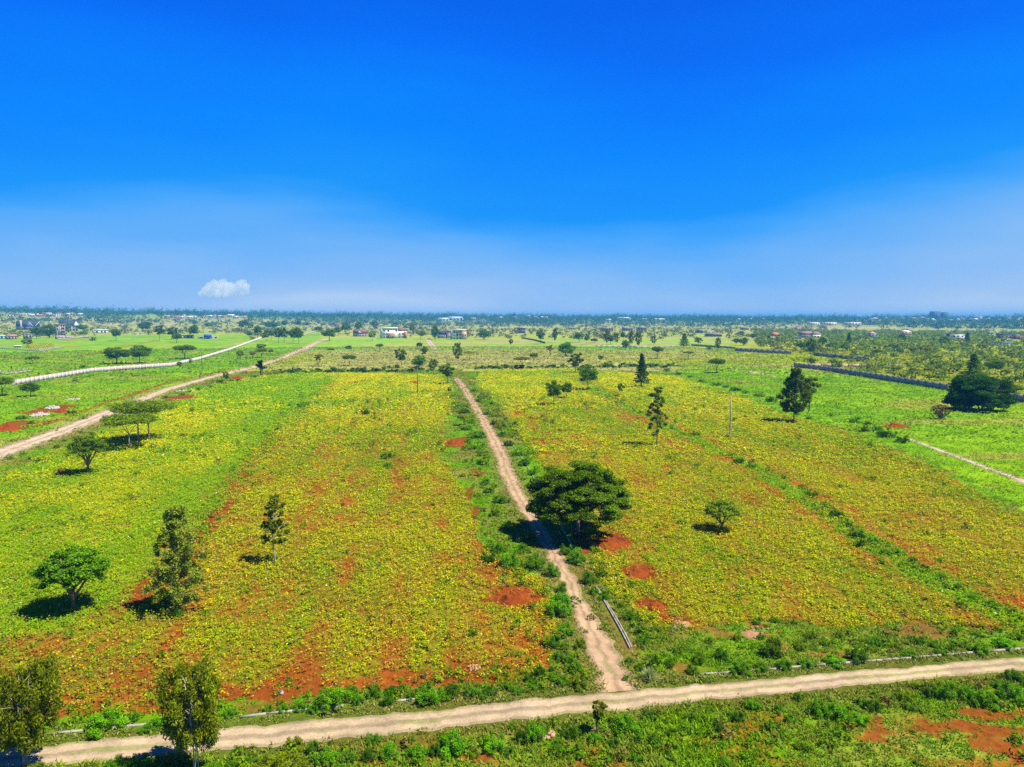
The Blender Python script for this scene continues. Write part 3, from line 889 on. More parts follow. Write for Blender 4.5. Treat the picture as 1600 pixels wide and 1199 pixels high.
# ------------------------------------------------------------------ single trees of the near fields
bt = special('spreading_tree', 'big', 11, 903, 836, 706, 168, 95000, .22, 'large dark spreading tree casting a black shadow over the dirt track', rz=.6)
special('leafy_tree', 'cup', 5, 115, 954, 846, 108, 19000, .20, 'broad leafy green tree with thin forked trunk and dark shadow in the lower left field', tint=(1.0, 1.25, .9))
special('tall_loose_tree', 'shag', 8, 281, 955, 798, 104, 13000, .19, 'tall loose silvery green tree with a bright bush at its foot in the left field', tint=(1.25, 1.25, 1.3))
special('tall_loose_tree', 'grv', 14, 430, 879, 777, 62, 5200, .20, 'slim ragged dark tree with a pale trunk in the middle of the left field', bark=M_PALEBARK, tint=(.9, .9, .8))
special('tall_loose_tree', 'grv', 23, 1026, 696, 609, 50, 7000, .24, 'slim pointed tree standing alone above the big spreading tree', tint=(.8, .9, .8))
special('small_tree', 'cup', 41, 1128, 829, 776, 62, 11000, .15, 'small round pale green tree on a thin trunk in the right field', tint=(1.7, 1.35, 2.6))
special('small_tree', 'cup', 52, 138, 741, 670, 60, 9000, .20, 'small dark tree with a crown pulled to one side near the left road')
for (x_, y_, t_, w_, s_, l_) in ((203, 701, 648, 80, 61, 'nearest flat-topped acacia of the grove by the left road, with pale thin stems'),
                                 (216, 690, 627, 84, 62, 'tall flat-topped acacia in the middle of the grove by the left road'),
                                 (233, 687, 630, 80, 63, 'flat-topped acacia reaching out to the right side of the roadside grove')):
    special('flat_topped_acacia', 'flat', s_, x_, y_, t_, w_, 9000, .30, l_, bark=M_PALEBARK, group='acacia grove by the left road', tint=(1.15, 1.15, 1))
special('eucalyptus', 'euc', 71, 38, 1200, 1048, 120, 25000, .20, 'feathery drooping eucalyptus at the bottom left corner, cut by the photo edge', bark=M_PALEBARK, tint=(.75, .85, .7))
special('eucalyptus', 'euc', 72, 306, 1207, 1044, 98, 20000, .20, 'feathery eucalyptus with two bare stems in front of the near road', bark=M_PALEBARK, tint=(.85, .95, .8))
special('sapling', 'vas', 81, 934, 1147, 1094, 34, 420, .22, 'thin sapling with a few dark leaves at the lower edge of the near road', tint=(.5, .7, .3))
special('dense_tree', 'wide', 91, 1532, 642, 584, 104, 50000, .34, 'very dark dense wide tree beside the grey wall', sy=.8)
special('dense_tree', 'wide', 93, 1500, 640, 594, 55, 14000, .34, 'dark dense tree forming the near end of the clump by the grey wall', sy=.8)
special('cypress', 'con', 95, 1519, 606, 553, 42, 12000, .34, 'broad pointed conifer rising behind the very dark wide tree', tint=(1.7, 1.5, 1.2))
special('cypress', 'con', 96, 1002, 605, 553, 26, 12000, .34, 'dark pointed conifer standing alone in the right field')
special('broad_tree', 'cone', 97, 1240, 659, 580, 58, 20000, .30, 'full dark tree with forked trunk at the right field edge', tint=(.9, .9, .9))
special('broad_tree', 'opn', 98, 1264, 643, 588, 34, 7000, .32, 'paler grey green tree behind the full dark tree at the right field edge', tint=(1.1, .95, 1.1))

# kind|x|base|top|width|name|label|tint
ROWS = '''
rnd|181|569|543|47|broad_acacia|broad dark acacia with split trunk behind the long pale wall|.8,.8,.9
rnd|218.5|568|539|35|broad_acacia|fan shaped dark acacia beside the split one behind the long pale wall|.8,.8,.9
umb|51|569|556|22|acacia|small dark acacia between the red track and the post fence|.9,.9,.9
umb|4|619|588|36|acacia|flat acacia cut by the left photo edge below the pale wall|.9,.9,.9
rnd|48|620|597|29|acacia|round acacia just below the left end of the pale wall|.8,.85,.9
rnd|181|532|514|17|tree|round tree standing alone right of the small white house|.8,.8,.8
bush|145|533|524|12|bush|dark bush at the end of the picket compound wall|.8,.8,.8
opn|249|533|507|16|tree|upright tree at the far end of the red track|.7,.7,.8
opn|268|531|511|19|tree|left tree of a dark pair beside the blue compound|.6,.65,.7
rnd|276|536|521|17|tree|lower right tree of a dark pair beside the blue compound|.8,.8,.8
dark|77|528|506|25|tree|dark round tree in front of the unfinished concrete tower|1.3,1.1,1
rnd|57|529|511|21|tree|brownish dark tree in front of the slate roofed house with the chimney|.8,.75,.9
rnd|226|521|502|21|tree|greyish tree near the low white wall on the left|.8,.8,1
opn|106|518|505|13|tree|light tree between the tower and the white gabled house|1.2,1.1,1.2
rnd|130|519|507|18|tree|dark tree right of the white gabled house|.8,.85,.9
dark|125|524|518|14|bush|dark low tree under the white gabled house|1.2,1.1,1
opn|42|543|530|18|tree|small tree inside the yellow flowering fenced plot|1,.9,.7
bush|130|575|569|14|bush|dark grey bush just beyond the pale wall|.6,.6,.8
bush|117|597|591|12|bush|low bush below the pale wall in the left meadow|.6,.7,.7
rnd|303|529|507|17|tree|upright rounded tree in front of the blue roofed hut|.75,.8,.8
umb|289|561|538|35|acacia|wide spreading acacia just above the pale wall|.75,.8,.8
opn|281|578|564|9|small_tree|thin small tree beside the street pole|.8,.8,.8
twig|296|567|560|12|bush|grey leafless bush by the pale wall near the street pole|.8,.8,.9
opn|378|518|500|15|tree|left tree of the hilltop pair above the pale wall|.8,.8,.8
opn|384|515|499|13|tree|dark right tree of the hilltop pair above the pale wall|.6,.7,.7
opn|391|518|505|11|tree|olive tree beside the hilltop pair|1.2,1.1,1.1
rnd|390|528|517|11|tree|small round tree at the bend of the pale wall|1,1,1
rnd|403|527|510|14|tree|dark rounded tree at the end of the pale wall|.7,.75,.8
opn|417|535|516|12|tree|slender tree left of the thick copse by the pale wall|.9,.95,1
dark|425|514|502|30|tree|broad dark tree on the rise behind the copse|1.5,1.5,1.4
opn|424|532|515|11|tree|thin stemmed tree at the left of the copse|.9,.9,1
opn|435|536|512|15|tree|tall tree with bare stems in the copse|.85,.9,1
opn|444|536|512|16|tree|tall tree forming the right of the copse|.85,.9,.9
rnd|446|512|501|13|tree|small dark tree on the rise behind the copse|.6,.7,.8
rnd|465|512|500|10|tree|upright dark tree on the rise right of the copse|.6,.7,.8
rnd|458|536|513|14|tree|left half of the twin tree right of the copse|.8,.8,.85
rnd|467|537|511|16|tree|right half of the twin tree right of the copse|.75,.8,.85
rnd|479|512|503|9|tree|tiny round tree on the rise above the end of the left road|.8,.8,.9
rnd|515|533|514|26|tree|dense round tree where the left road ends|.9,.9,.9
rnd|497|519|510|12|tree|dark small tree just beyond the end of the left road|.8,.8,.9
umb|409|559|544|18|acacia|sparse acacia in a line by the left road, right end|1,.9,.9
opn|409|549|537|17|acacia|olive sparse acacia standing behind the line by the left road|1.2,1,1
opn|375|562|548|13|acacia|sparse olive acacia at the left end of the line by the left road|1.2,1,1
vas|395|561|549|14|acacia|pale twiggy acacia in the line by the left road|.9,.9,1
twig|385|562|555|7|bush|whitish small bush in the line of sparse acacias|1.4,1.4,1.6
opn|423|554|546|9|bush|small sparse bush near the left road|1,.9,.9
opn|354.5|600|580|11|small_tree|narrow dark tree with a bare stem beside the left road|.7,.8,.8
bush|300|646|635|10|small_tree|small dark shrub at the top of the left field|.6,.7,.7
vas|497|573|553|18|acacia|bare brown vase shaped acacia on dry grass|.9,.75,.9
umb|517|552|544|13|acacia|small dark umbrella acacia on dry grass right of the left road|.8,.8,.9
rnd|327|514|504|13|tree|round tree in the far dry field beyond the blue roofed hut|.8,.9,1
umb|546|572|554|23|acacia|dense dark umbrella acacia beyond the left field|.7,.8,.9
umb|593|548|537|14|acacia|small umbrella acacia in the green pasture before the white building|1,1,1
rnd|545|549|540|13|bush|low round bush in the green pasture left of the small umbrella acacia|.9,1,1
opn|628|575|544|22|tree|full tree with visible trunk left of the utility pole top|.8,.9,.9
dark|654|575|556|24|tree|dark green round tree directly behind the utility pole top|1.5,1.6,1
opn|663|561|541|14|tree|greyish upright tree behind the dark round one near the pole|.9,.85,1
opn|655|546|535|12|small_tree|small dark branching tree in the pasture before the houses|.5,.6,.6
opn|677|585|561|18|tree|olive tree with dark base near the track end|1,1,1
opn|700|600|568|32|tree|wide pale grey green tree at the far end of the dirt track|1.15,1.1,1.5
col|715|567|538|17|tree|upright tree behind the end of the dirt track|.85,.95,.9
flat|733.5|563|549|20|acacia|pale brown flat acacia right of the dirt track end|1.8,1.3,1.6
opn|582|533|519|14|tree|light green tree in front of the brown gabled house|1.1,1.1,1
dark|679.5|531|508|14|tree|dark tall tree to the right of the far rutted road|1.4,1.4,1.5
opn|657.5|530|516|18|tree|olive tree to the left of the far rutted road|1.4,1.05,1
dark|756|531|515|21|tree|dark bushy tree right of the balconied building|1.5,1.5,1.5
col|586|516|502|12|tree|dark tree behind the white three storey building|.8,.9,1
col|644|520|507|12|tree|tree right of the white three storey building|.8,.9,1
rnd|540|522|505|17|tree|big rounded tree left of the brown gabled house|.8,.85,.9
rnd|560|520|503|13|tree|rounded tree behind the brown gabled house|.8,.85,.9
rnd|529|525|510|13|tree|lower tree at the left of the clump by the brown gabled house|.9,.9,.9
opn|618|512|502|10|tree|small tree beyond the flat roof of the white building|.9,.9,1
opn|633|518|508|10|tree|short tree behind the brown roof of the white building|.9,.9,1
bush|609|576|569|10|bush|dark bush in the hedge left of the full tree|.5,.5,.6
bush|620|576|567|12|bush|taller bush in the hedge left of the full tree|.55,.55,.6
bush|612|581|575|9|bush|low dark bush at the top edge of the left field|.5,.5,.6
bush|570.6|649|635|16|bush|solitary dark green bush in the upper left field|.45,.5,.9
bush|702|612|604|11|bush|small dark bush near the end of the dirt track|.5,.5,.6
flat|816|577|558|27|acacia|leaning dark flat acacia behind the right field|1,.9,1
umb|834|568|551|15|acacia|small leaning acacia right of the flat acacia|.9,.85,.9
dark|884.6|557|534|28|tree|bushy dark green tree in the middle pasture|1.7,1.8,1.5
vas|860|558|539|16|acacia|brown vase shaped acacia beside the bushy dark tree|.75,.7,.8
opn|898|583|551|28|tree|irregular tree in front of the bushy dark tree|.85,.85,1
rnd|919|609|571|35|tree|grey green rounded tree at the top of the drainage line|.75,.85,1.1
rnd|866|633|595|27|tree|left tree of a lobed pair in the upper right field|.7,.8,.8
rnd|886|622|598|21|tree|smaller right tree of a lobed pair in the upper right field|.7,.8,.9
opn|970|618|599|13|small_tree|small sparse tree beside the drainage line|1.2,1,1.2
umb|1027|561|541|20|acacia|open umbrella acacia beyond the conifer|.9,.9,.9
opn|845|538|516|18|tree|greyish bushy tree by the brown fence|1,.95,1.2
col|867|536|515|10|tree|dark narrow tree in the pasture beyond the middle|.5,.6,.7
rnd|905|535|519|16|tree|rounded grey green tree beyond the bushy dark tree|.9,.9,1.2
opn|916.7|539|521|11|tree|open tree right of the rounded grey green one|.9,.9,1.2
rnd|928.5|536|529|14|bush|low wide bush beyond the middle pasture|.8,.9,1
col|948|539|517|13|tree|tree at the left of the loose row along the white fence|.85,.85,1
rnd|954|539|524|13|tree|rounded lower tree at the left of the row along the white fence|.8,.8,1
col|963|538|522|10|tree|narrow tree in the loose row along the white fence|.9,.9,1
rnd|974|532|519|9|tree|dark far tree behind the row along the white fence|.7,.8,1
col|986|541|519|11|tree|tall dark tree in the loose row along the white fence|.75,.75,.9
col|997|543|519|13|tree|open tree at the right of the row along the white fence|1.05,1,1.2
dark|977|546|531|15|tree|bright bushy tree in front of the white fence row|2.5,2,3
col|1021|539|526|11|tree|dark upright tree at the right end of the white fence|.7,.7,.9
opn|798.6|543|529|7|small_tree|thin young tree in the middle pasture|.8,.8,1
opn|939|566|555|9|small_tree|small young tree in the yellow strip beyond the right field|.6,.7,1
bush|1042|581|574|13|bush|bright green bush at the top right corner of the crop|.7,.8,.8
bush|954|567|563|9|bush|low dark bush in the yellow strip beyond the right field|.5,.5,.7
umb|1120|583|559|27|acacia|dense umbrella acacia with short trunk in the right meadow|.7,.85,.7
flat|1076|562|549|19|acacia|small flat acacia in the far right pasture|1,1,1
bush|1052|570|564|8|bush|small round bush in the yellow pasture by the right field|.5,.6,.7
opn|1267|562|528|17|tree|upright open tree in front of the far wall corner|.9,.9,1.1
con|1069|543|521|20|tree|broad pointed tree left of the far dark wall|2.4,1.6,2
opn|1091|542|526|13|tree|grey open tree above the far dark wall|1,1,1.3
col|1121.6|549|529|11|tree|narrow tree beside the far dark wall|.8,.85,1
bush|1108|547|538|10|bush|round bush in front of the far dark wall|.7,.7,.9
rnd|1150|540|528|14|tree|left half of a bushy tree pair beyond the far dark wall|.7,.8,.9
dark|1162|540|527|16|tree|right half of a bushy tree pair beyond the far dark wall|1.5,1.6,1.6
con|1188.6|537|528|7|conifer|tiny pointed conifer beyond the far dark wall|1,1,1
con|1201|538|525|12|conifer|pointed conifer right of the tiny one beyond the far dark wall|1.4,1.3,1.4
rnd|1253|548|534|18|tree|grey rounded tree left of the upright open one|.9,.9,1.3
rnd|1285|542|527|15|tree|rounded tree right of the upright open one|.8,.85,1
con|1326|540|520|12|conifer|dark pointed conifer at the thicket edge|1,1,1
rnd|1301|548|536|23|tree|wide grey green tree at the thicket edge|.9,.9,1.2
rnd|1321|549|538|19|tree|wide grey green tree next to the dark conifer at the thicket edge|.85,.85,1.1
col|1158.7|526|518|12|tree|dark tree by the compound walls beyond the far dark wall|.6,.7,.9
dark|1177|529|521|12|tree|dark round tree left of the orange roofed house|1.4,1.5,2
dark|1194|528|520|10|tree|dark round tree touching the orange roofed house|1.4,1.5,2
twig|1470|655|629|32|olive_like_tree|pale grey green shrubby tree with dark foot in front of the dark clump|1,1.1,1
rnd|1554|585|562|28|tree|round grey green tree in the thicket right of the conifer|.85,.9,1.1
dark|1409|538|522|14|tree|dark tree in the thicket before the pink roofed house|1,1.2,1.5
con|1511|540|519|13|conifer|dark tall conifer in the thicket beside the pale block house|1.2,1.2,1.4
opn|1477|544|526|19|tree|olive tree in the thicket left of the pale block house|1,1,1
bush|277|966|949|24|bush|bright green bush at the foot of the tall loose tree|.9,1.1,1
twig|96|744|731|26|dead_shrub|brown leafless shrub beside the small dark tree near the left road|.9,.6,.8
umb|725|665|646|21|acacia|small grey acacia shrub on the left verge of the dirt track|1.6,1.2,2.2
bush|1206|1024|988|38|bush|round grey green bush on the rubble patch by the near road|.75,.6,2.4
bush|1308|1212|1180|34|bush|silvery blue shrub cut by the bottom edge of the photo|2.2,1.4,9
bush|273|1200|1168|30|bush|olive bush at the foot of the eucalyptus stems|.9,.6,1
'''
for ln in ROWS.strip().split('\n'):
    k, x_, b_, t_, w_, nm, lb, ti = ln.split('|')
    ti = tuple(float(v) for v in ti.split(','))
    cat = 'bush' if nm in ('bush', 'dead_shrub') else 'tree'
    place(k, float(x_), float(b_), float(t_), float(w_), lb, nm, cat, tint=ti)
# ragged branching candelabra tree beside the left road
def candelabra():
    p = at(408.5, 588); m = mpp(p); rng = np.random.default_rng(3)
    t = thing('candelabra_tree', 'dark candelabra-like tree with ragged arms beside the left road', 'tree', p)
    b = MB(); H = 24 * m
    limb(b, rng, (0, 0, -.1), (-.2, 0, H * .6), .55, .4, .05, k=7)
    b.build('trunk', M_BARK, t, smooth_=True)
    C = [np.array([0.1 * math.sin(i * 2), 0, H * (.05 + .09 * i)]) for i in range(8)]
    for s, r_, h_ in ((-1, 7, .72), (-1, 4, .95), (1, 4.2, .55), (.3, 2, 1.0)):
        for f in np.linspace(.2, 1, 5):
            C.append(np.array([s * r_ * m * f, 0, H * (.55 + (h_ - .55) * f)]))
    C = np.array(C); R = np.tile([.62, .62, .6], (len(C), 1))
    V, Q, c = leafcloud(rng, C, R, 120, .38, (.022, .07, .012), .3, 0, .2)
    mk('crown', V, [Q], M_LEAF, c, t)
candelabra()
# ------------------------------------------------------------------ bushes one can count
BUSHES = {
 'leafy green bush on the grassy verge above the near road, left of the dirt track': ('bushes above the near road, left of the track', '''
158,1140,66,32,B 212,1128,15,22 245,1134,30,12 228,1143,22,8 520,1104,58,38,B 549,1087,27,22 583,1088,26,24 614,1085,26,18,D 609,1100,24,26 670,1096,46,34,B 708,1087,28,25,D
738,1087,28,17 766,1084,27,15,D 792,1077,20,15 828,1064,22,15,D 843,1056,17,22,D 640,1092,16,14 560,1100,20,20 470,1108,26,14 445,1110,22,12 490,1112,20,14 420,1112,18,10,O 808,1082,24,12 835,1075,26,12
30,1152,26,10 5,1150,30,14 695,1092,22,14 754,1092,18,10 866,1062,22,16 880,1070,24,18 905,1074,30,22,O 862,1050,14,12,D 330,1122,20,14 360,1118,22,12'''),
 'leafy green bush on the left verge of the dirt track': ('bushes on the left verge of the dirt track', '''
873,960,42,46,B 881,992,32,24 868,1010,32,22 873,1031,18,17 890,1036,24,22 862,900,28,26 835,888,34,32 798,886,36,34,B 762,878,28,20,D 780,862,26,18 815,862,22,16 880,925,20,20 898,1050,26,18 
745,684,30,14 754,725,22,11,D 760,757,20,11 783,786,28,14 724,646,22,9,D 730,672,18,9 772,806,20,14,O 795,826,26,16 826,842,28,16 740,702,18,9 765,770,18,10 905,1012,22,18,O'''),
 'leafy green bush on the right verge of the dirt track': ('bushes on the right verge of the dirt track', '''
899,880,34,26,B 917,912,26,26 939,902,22,18,D 945,936,21,17 983,968,26,18 999,990,20,14,D 1004,1008,22,16 884,866,24,20 928,928,18,14 972,950,16,14,O
748,628,14,7,D 760,648,16,8 772,664,16,9,D 784,682,18,10 796,697,18,11,D 808,712,20,12 820,727,22,13,D 832,742,20,13 741,612,12,6,D 735,602,10,5 846,756,18,12,D 790,668,12,7,O 802,684,12,7,O'''),
 'leafy bush on the rough ground above the near road, right of the dirt track': ('bushes above the near road, right of the track', '''
1021,1041,25,23,D 1045,1042,18,15,D 1082,1053,24,17 1126,1031,27,20,D 1093,1036,22,22,O 1155,1050,36,19 1188,998,14,14 1190,1047,26,15 1228,1045,30,17 1262,1042,30,12 1301,1038,38,14,B 1339,1031,34,22,D
1365,1008,24,18 1433,1005,24,14,D 1488,1016,16,12 1531,1019,30,17,B 1249,1014,22,18,O 1267,998,20,16,O 1000,1046,18,12 1060,1020,16,12,O 1110,1004,18,12,O 1150,1000,16,11,O 1290,1008,18,12,O 1310,995,16,10,O 
1400,1014,18,12,O 1460,1010,18,10 1505,1010,20,12,O 1570,1010,34,16,B 1590,998,24,12,O 1420,1025,24,9 1470,1022,22,9 978,1062,14,10 985,1036,16,12 1340,985,14,9,O 1180,975,16,8 1210,972,18,8 1240,975,14,8'''),
 'leafy green bush below the near road, left half': ('bushes below the near road, left half', '''
181,1203,36,26 217,1203,42,28,B 370,1176,17,13 362,1203,24,20 393,1194,28,18 56,1206,30,16,O 584,1162,28,20 578,1187,24,26,D 611,1184,32,34,B 650,1184,38,24 682,1181,24,24,D 709,1173,52,38,B 771,1170,44,30,B
835,1160,32,40,B 812,1158,22,22,D 456,1170,34,22,R 491,1176,24,24 440,1206,60,36,R 410,1208,40,30,R 508,1192,42,28,B 545,1190,30,20 330,1206,26,16 740,1182,22,14,O 795,1178,24,14 640,1160,18,10,O 800,1140,16,10 475,1206,28,20,R 530,1206,24,14 250,1206,20,12'''),
 'leafy green bush below the near road, right half': ('bushes below the near road, right half', '''
841,1146,38,26 890,1152,36,24,D 972,1142,48,30,B 1015,1122,26,14,D 1122,1148,24,24,D 1174,1106,30,22,B 1155,1126,26,18,D 1021,1163,24,22,D 1247,1096,16,18 1277,1116,30,32,B 1310,1124,44,26,B 1344,1128,36,22,B 1367,1110,30,20,D
1451,1088,28,26,D 1482,1090,38,32,B 1512,1094,32,26 1538,1102,40,26,B 1580,1096,42,34,B 1584,1064,34,20,D 1410,1092,26,18,O 1420,1108,24,16,O 1060,1118,22,14,O 1085,1128,20,14 1050,1150,20,16,D 1200,1140,22,14,O 1235,1128,22,16 
930,1160,26,18 960,1168,24,18,D 995,1190,26,20 1040,1182,22,16,D 905,1176,22,14,O 1130,1196,24,16 1000,1150,18,14 1215,1112,18,14 1390,1096,20,14 1180,1180,22,14,O 1250,1170,20,12,O 1085,1170,20,14,D 870,1168,22,14 1110,1110,18,12,O 1345,1100,20,14 1560,1075,22,14'''),
 'dark green bush growing along the drainage line of the right field': ('bushes along the drainage line', '''
1155,724,20,11,D 1174,731,18,10 1087,681,18,9 1137,684,10,6,D 965,620,11,6,D 1269,776,22,14 1254,764,14,10,D 1307,808,22,15,D 1325,822,18,12 1338,840,26,18,D 1346,854,22,14,D 1362,848,22,12,B 1385,868,22,12 1405,866,20,12,B 1290,792,16,10 
935,612,9,5 1000,646,12,6 1025,656,12,6 1225,748,14,8 1200,738,12,8 1375,880,16,10 1425,880,20,12 1445,892,18,12,D 1470,905,20,12 1495,922,18,12,D 1520,938,20,12 1550,948,22,12 1580,960,20,12,D'''),
 'dark green bush on the right border of the crop': ('bushes on the right border of the crop', '''
1096,598,15,7,D 1120,603,16,7 1149,611,19,8,D 1135,606,14,6 1165,615,14,7 1187,620,20,8,O 1205,628,19,11,D 1078,590,14,6 1060,586,14,6,D 1385,683,32,17,D 1411,692,24,15,D 1336,661,18,8 1354,664,16,8,D 1352,674,26,11,O 1370,672,16,9 
1298,650,12,6,O 1230,636,12,6 1385,816,12,7,D 1440,805,10,6,D 1265,655,14,6,O 1340,655,14,6'''),
 'small green bush standing alone in the yellow crop': ('lone bushes in the crop', '''
607,716,26,11 604,731,20,10 471,636,18,10,B 480,634,12,7 535,790,8,6,D 678,790,8,5,D 576,826,10,6,D 578,970,12,9,D 645,965,9,15,D 614,976,9,9,D 592,888,9,9,D 535,964,14,10 640,706,8,5,D 556,646,8,4 584,648,8,5,D 606,625,5,4,D
700,1000,12,9,D 738,992,20,14 655,1012,12,10,D 1480,640,1,1 1010,720,6,4,D 790,900,12,10,D 720,745,8,5,D 694,752,6,4,D'''),
 'dark low bush in the meadow beside the left road': ('bushes beside the left road', '''
345,598,14,7,D 328,606,12,6 310,610,12,6,D 297,613,10,5 373,596,12,6,D 398,590,14,6 415,576,8,5,D 362,597,10,6 36,712,12,9 60,722,14,9,D 15,718,14,9 90,700,14,7,O 140,700,14,8,O 48,718,10,6 20,690,14,5 165,655,14,8 110,648,18,8,D 130,655,14,6 
100,690,10,5 125,676,10,5,O 80,690,9,5 60,700,9,5,O 180,650,8,5 230,628,8,5,O 35,655,18,7 50,662,14,7 260,622,12,6 285,618,12,6,O'''),
}
TB = {'B': (1.2, 1.35, .9), 'D': (.55, .62, .75), 'O': (1.35, .98, 1.2), 'R': (1.7, .95, 1.1), '': (.9, 1.0, .9)}
TL = {'B': 'large bright green bush', 'D': 'small dark green bush', 'O': 'dry olive bush', 'R': 'rusty olive bush', '': 'mid green bush'}
PL = {'bushes above the near road, left of the track': 'above the near road, left of the dirt track', 'bushes on the left verge of the dirt track': 'on the left verge of the dirt track',
      'bushes on the right verge of the dirt track': 'on the right verge of the dirt track', 'bushes above the near road, right of the track': 'above the near road, right of the dirt track',
      'bushes below the near road, left half': 'below the near road, left half of the photo', 'bushes below the near road, right half': 'below the near road, right half of the photo',
      'bushes along the drainage line': 'along the green line dividing the right field', 'bushes on the right border of the crop': 'on the right border of the crop',
      'lone bushes in the crop': 'standing alone in the crop', 'bushes beside the left road': 'beside the left gravel road'}
for lb, (grp, s) in BUSHES.items():
    for it in s.split():
        f = it.split(',')
        x_, b_, w_, h_ = [float(v) for v in f[:4]]
        if w_ < 2: continue
        ty = f[4] if len(f) > 4 else ''
        place('bush', x_, b_, b_ - h_ * .92, w_ * 1.12, TL[ty] + ' ' + PL[grp], 'bush', 'bush', group=TL[ty] + ' ' + grp.split(' ', 1)[1], tint=TB[f[4] if len(f) > 4 else ''], lod='mid' if w_ > 15 else 'far')
# spiky pale clump by the junction
def agave():
    p = at(1016, 1063); rng = np.random.default_rng(8); n = 130
    a = rng.random(n) * 6.28; e = rng.random(n) * 1.2 + .25; l = .65 + .4 * rng.random(n)
    P = []; Fq = []
    d = np.stack([np.cos(a) * np.cos(e), np.sin(a) * np.cos(e), np.sin(e)], 1)
    b_ = np.stack([-np.sin(a), np.cos(a), 0 * a], 1)
    base = np.zeros((n, 3)) + d * .08
    V, Q = quads(base, d, b_, l, .05 + 0 * l)
    c = np.repeat(np.array([.36, .42, .15])[None] * (.7 + .6 * rng.random((n, 1))), 4, 0)
    o = mk('spiky_grass', V, [Q], M_LEAF, c); o.location = p.tolist()
    tag(o, 'pale spiky grass clump at the junction of the track and the near road', 'grass clump')
agave()

# ------------------------------------------------------------------ crop: low leafy plants, half of them turning yellow
def in_band(rng, n, r0, r1, azl=50.0):
    """random points in view between two distances, uniform on the ground"""
    r = np.sqrt(r0 ** 2 + (r1 ** 2 - r0 ** 2) * rng.random(n)); a = np.radians((rng.random(n) * 2 - 1) * azl - .3)
    return r * np.sin(a), r * np.cos(a)

def crop():
    rng = np.random.default_rng(77)
    for nm, key in (('left', 'LF'), ('right', 'RF')):
        Vs = []; Qs = []; Cs = []; off = 0
        for r0, r1, dens, nl, ls, spread in ((34, 64, 12.5, 7, .125, .18), (64, 90, 9.0, 7, .15, .2), (90, 130, 6.2, 6, .18, .25), (130, 190, 2.6, 6, .29, .38), (190, 360, .95, 6, .48, .6)):
            area = (r1 ** 2 - r0 ** 2) * math.radians(50.0)
            x, y = in_band(rng, int(area * dens), r0, r1)
            z = zones(x, y)
            ok = z[key] & (z['dn'] > 4.2) & (z['dp'] > 1.8)
            yl, so_ = crop_mix(x, y, z)
            # plants thin out on bare soil
            ok &= rng.random(len(x)) > np.clip(so_ * 1.1 - .1, 0, .80)
            x, y, yl, so_ = x[ok], y[ok], yl[ok], so_[ok]
            isy = rng.random(len(x)) < np.clip(yl * .95, 0, .93)
            k = len(x); idx = np.repeat(np.arange(k), nl); m = len(idx)
            hgt_ = .22 + .2 * rng.random(k)
            P = np.stack([x[idx] + rng.normal(size=m) * spread * .6, y[idx] + rng.normal(size=m) * spread * .6, hgt_[idx] * (.45 + .7 * rng.random(m))], 1)
            nor = unit(rng.normal(size=(m, 3)) * .36 + np.array([.12, 0, 1.0]))
            t = unit(np.cross(nor, rng.normal(size=(m, 3)))); b = np.cross(nor, t)
            s = ls * (.55 + .9 * rng.random(m))
            V, Q = quads(P, t, b, s, s * .72)
            gcol = mixc(np.tile(c3(.15, .34, .002), (m, 1)), np.tile(c3(.29, .46, .003), (m, 1)), rng.random(m))
            ycol = mixc(np.tile(YEL, (m, 1)), np.tile(ORA, (m, 1)), (rng.random(m) < np.clip(.10 + (.20 if nm == 'left' else .10) * smooth(140, 60, np.hypot(x, y))[idx] + 1.3 * so_[idx] + 1.5 * (vn(x[idx] / 2.2, y[idx] / 2.2, 13) - .55), 0, 1)) * rng.random(m))
            ycol = mixc(ycol, np.tile(c3(.47, .53, .003), (m, 1)), (rng.random(m) < .5) * 1.0)
            yy = isy[idx] & (rng.random(m) < .80) | (rng.random(m) < .10 * yl[idx])
            c = np.where(yy[:, None], ycol, gcol) * (.76 + .42 * rng.random(m))[:, None]
            c = np.where((rng.random(m) < np.clip(.02 + (.08 if nm == 'left' else .03) * smooth(140, 60, np.hypot(x, y))[idx] + .7 * so_[idx], 0, .45))[:, None], c3(.36, .17, .03)[None] * (.6 + .8 * rng.random(m))[:, None], c)
            c = np.where((rng.random(m) < .003)[:, None], c3(.75, .72, .5)[None], c)
            Vs.append(V); Qs.append(Q + off); Cs.append(np.repeat(c, 4, 0)); off += len(V)
        o = mk('crop', np.vstack(Vs), [np.vstack(Qs)], M_CROP, np.vstack(Cs))
        tag(o, ('yellowing green bean-like crop covering the field on the left of the dirt track' if nm == 'left' else
                'yellowing green bean-like crop covering the field on the right of the dirt track'), 'crop', kind='stuff')
crop()

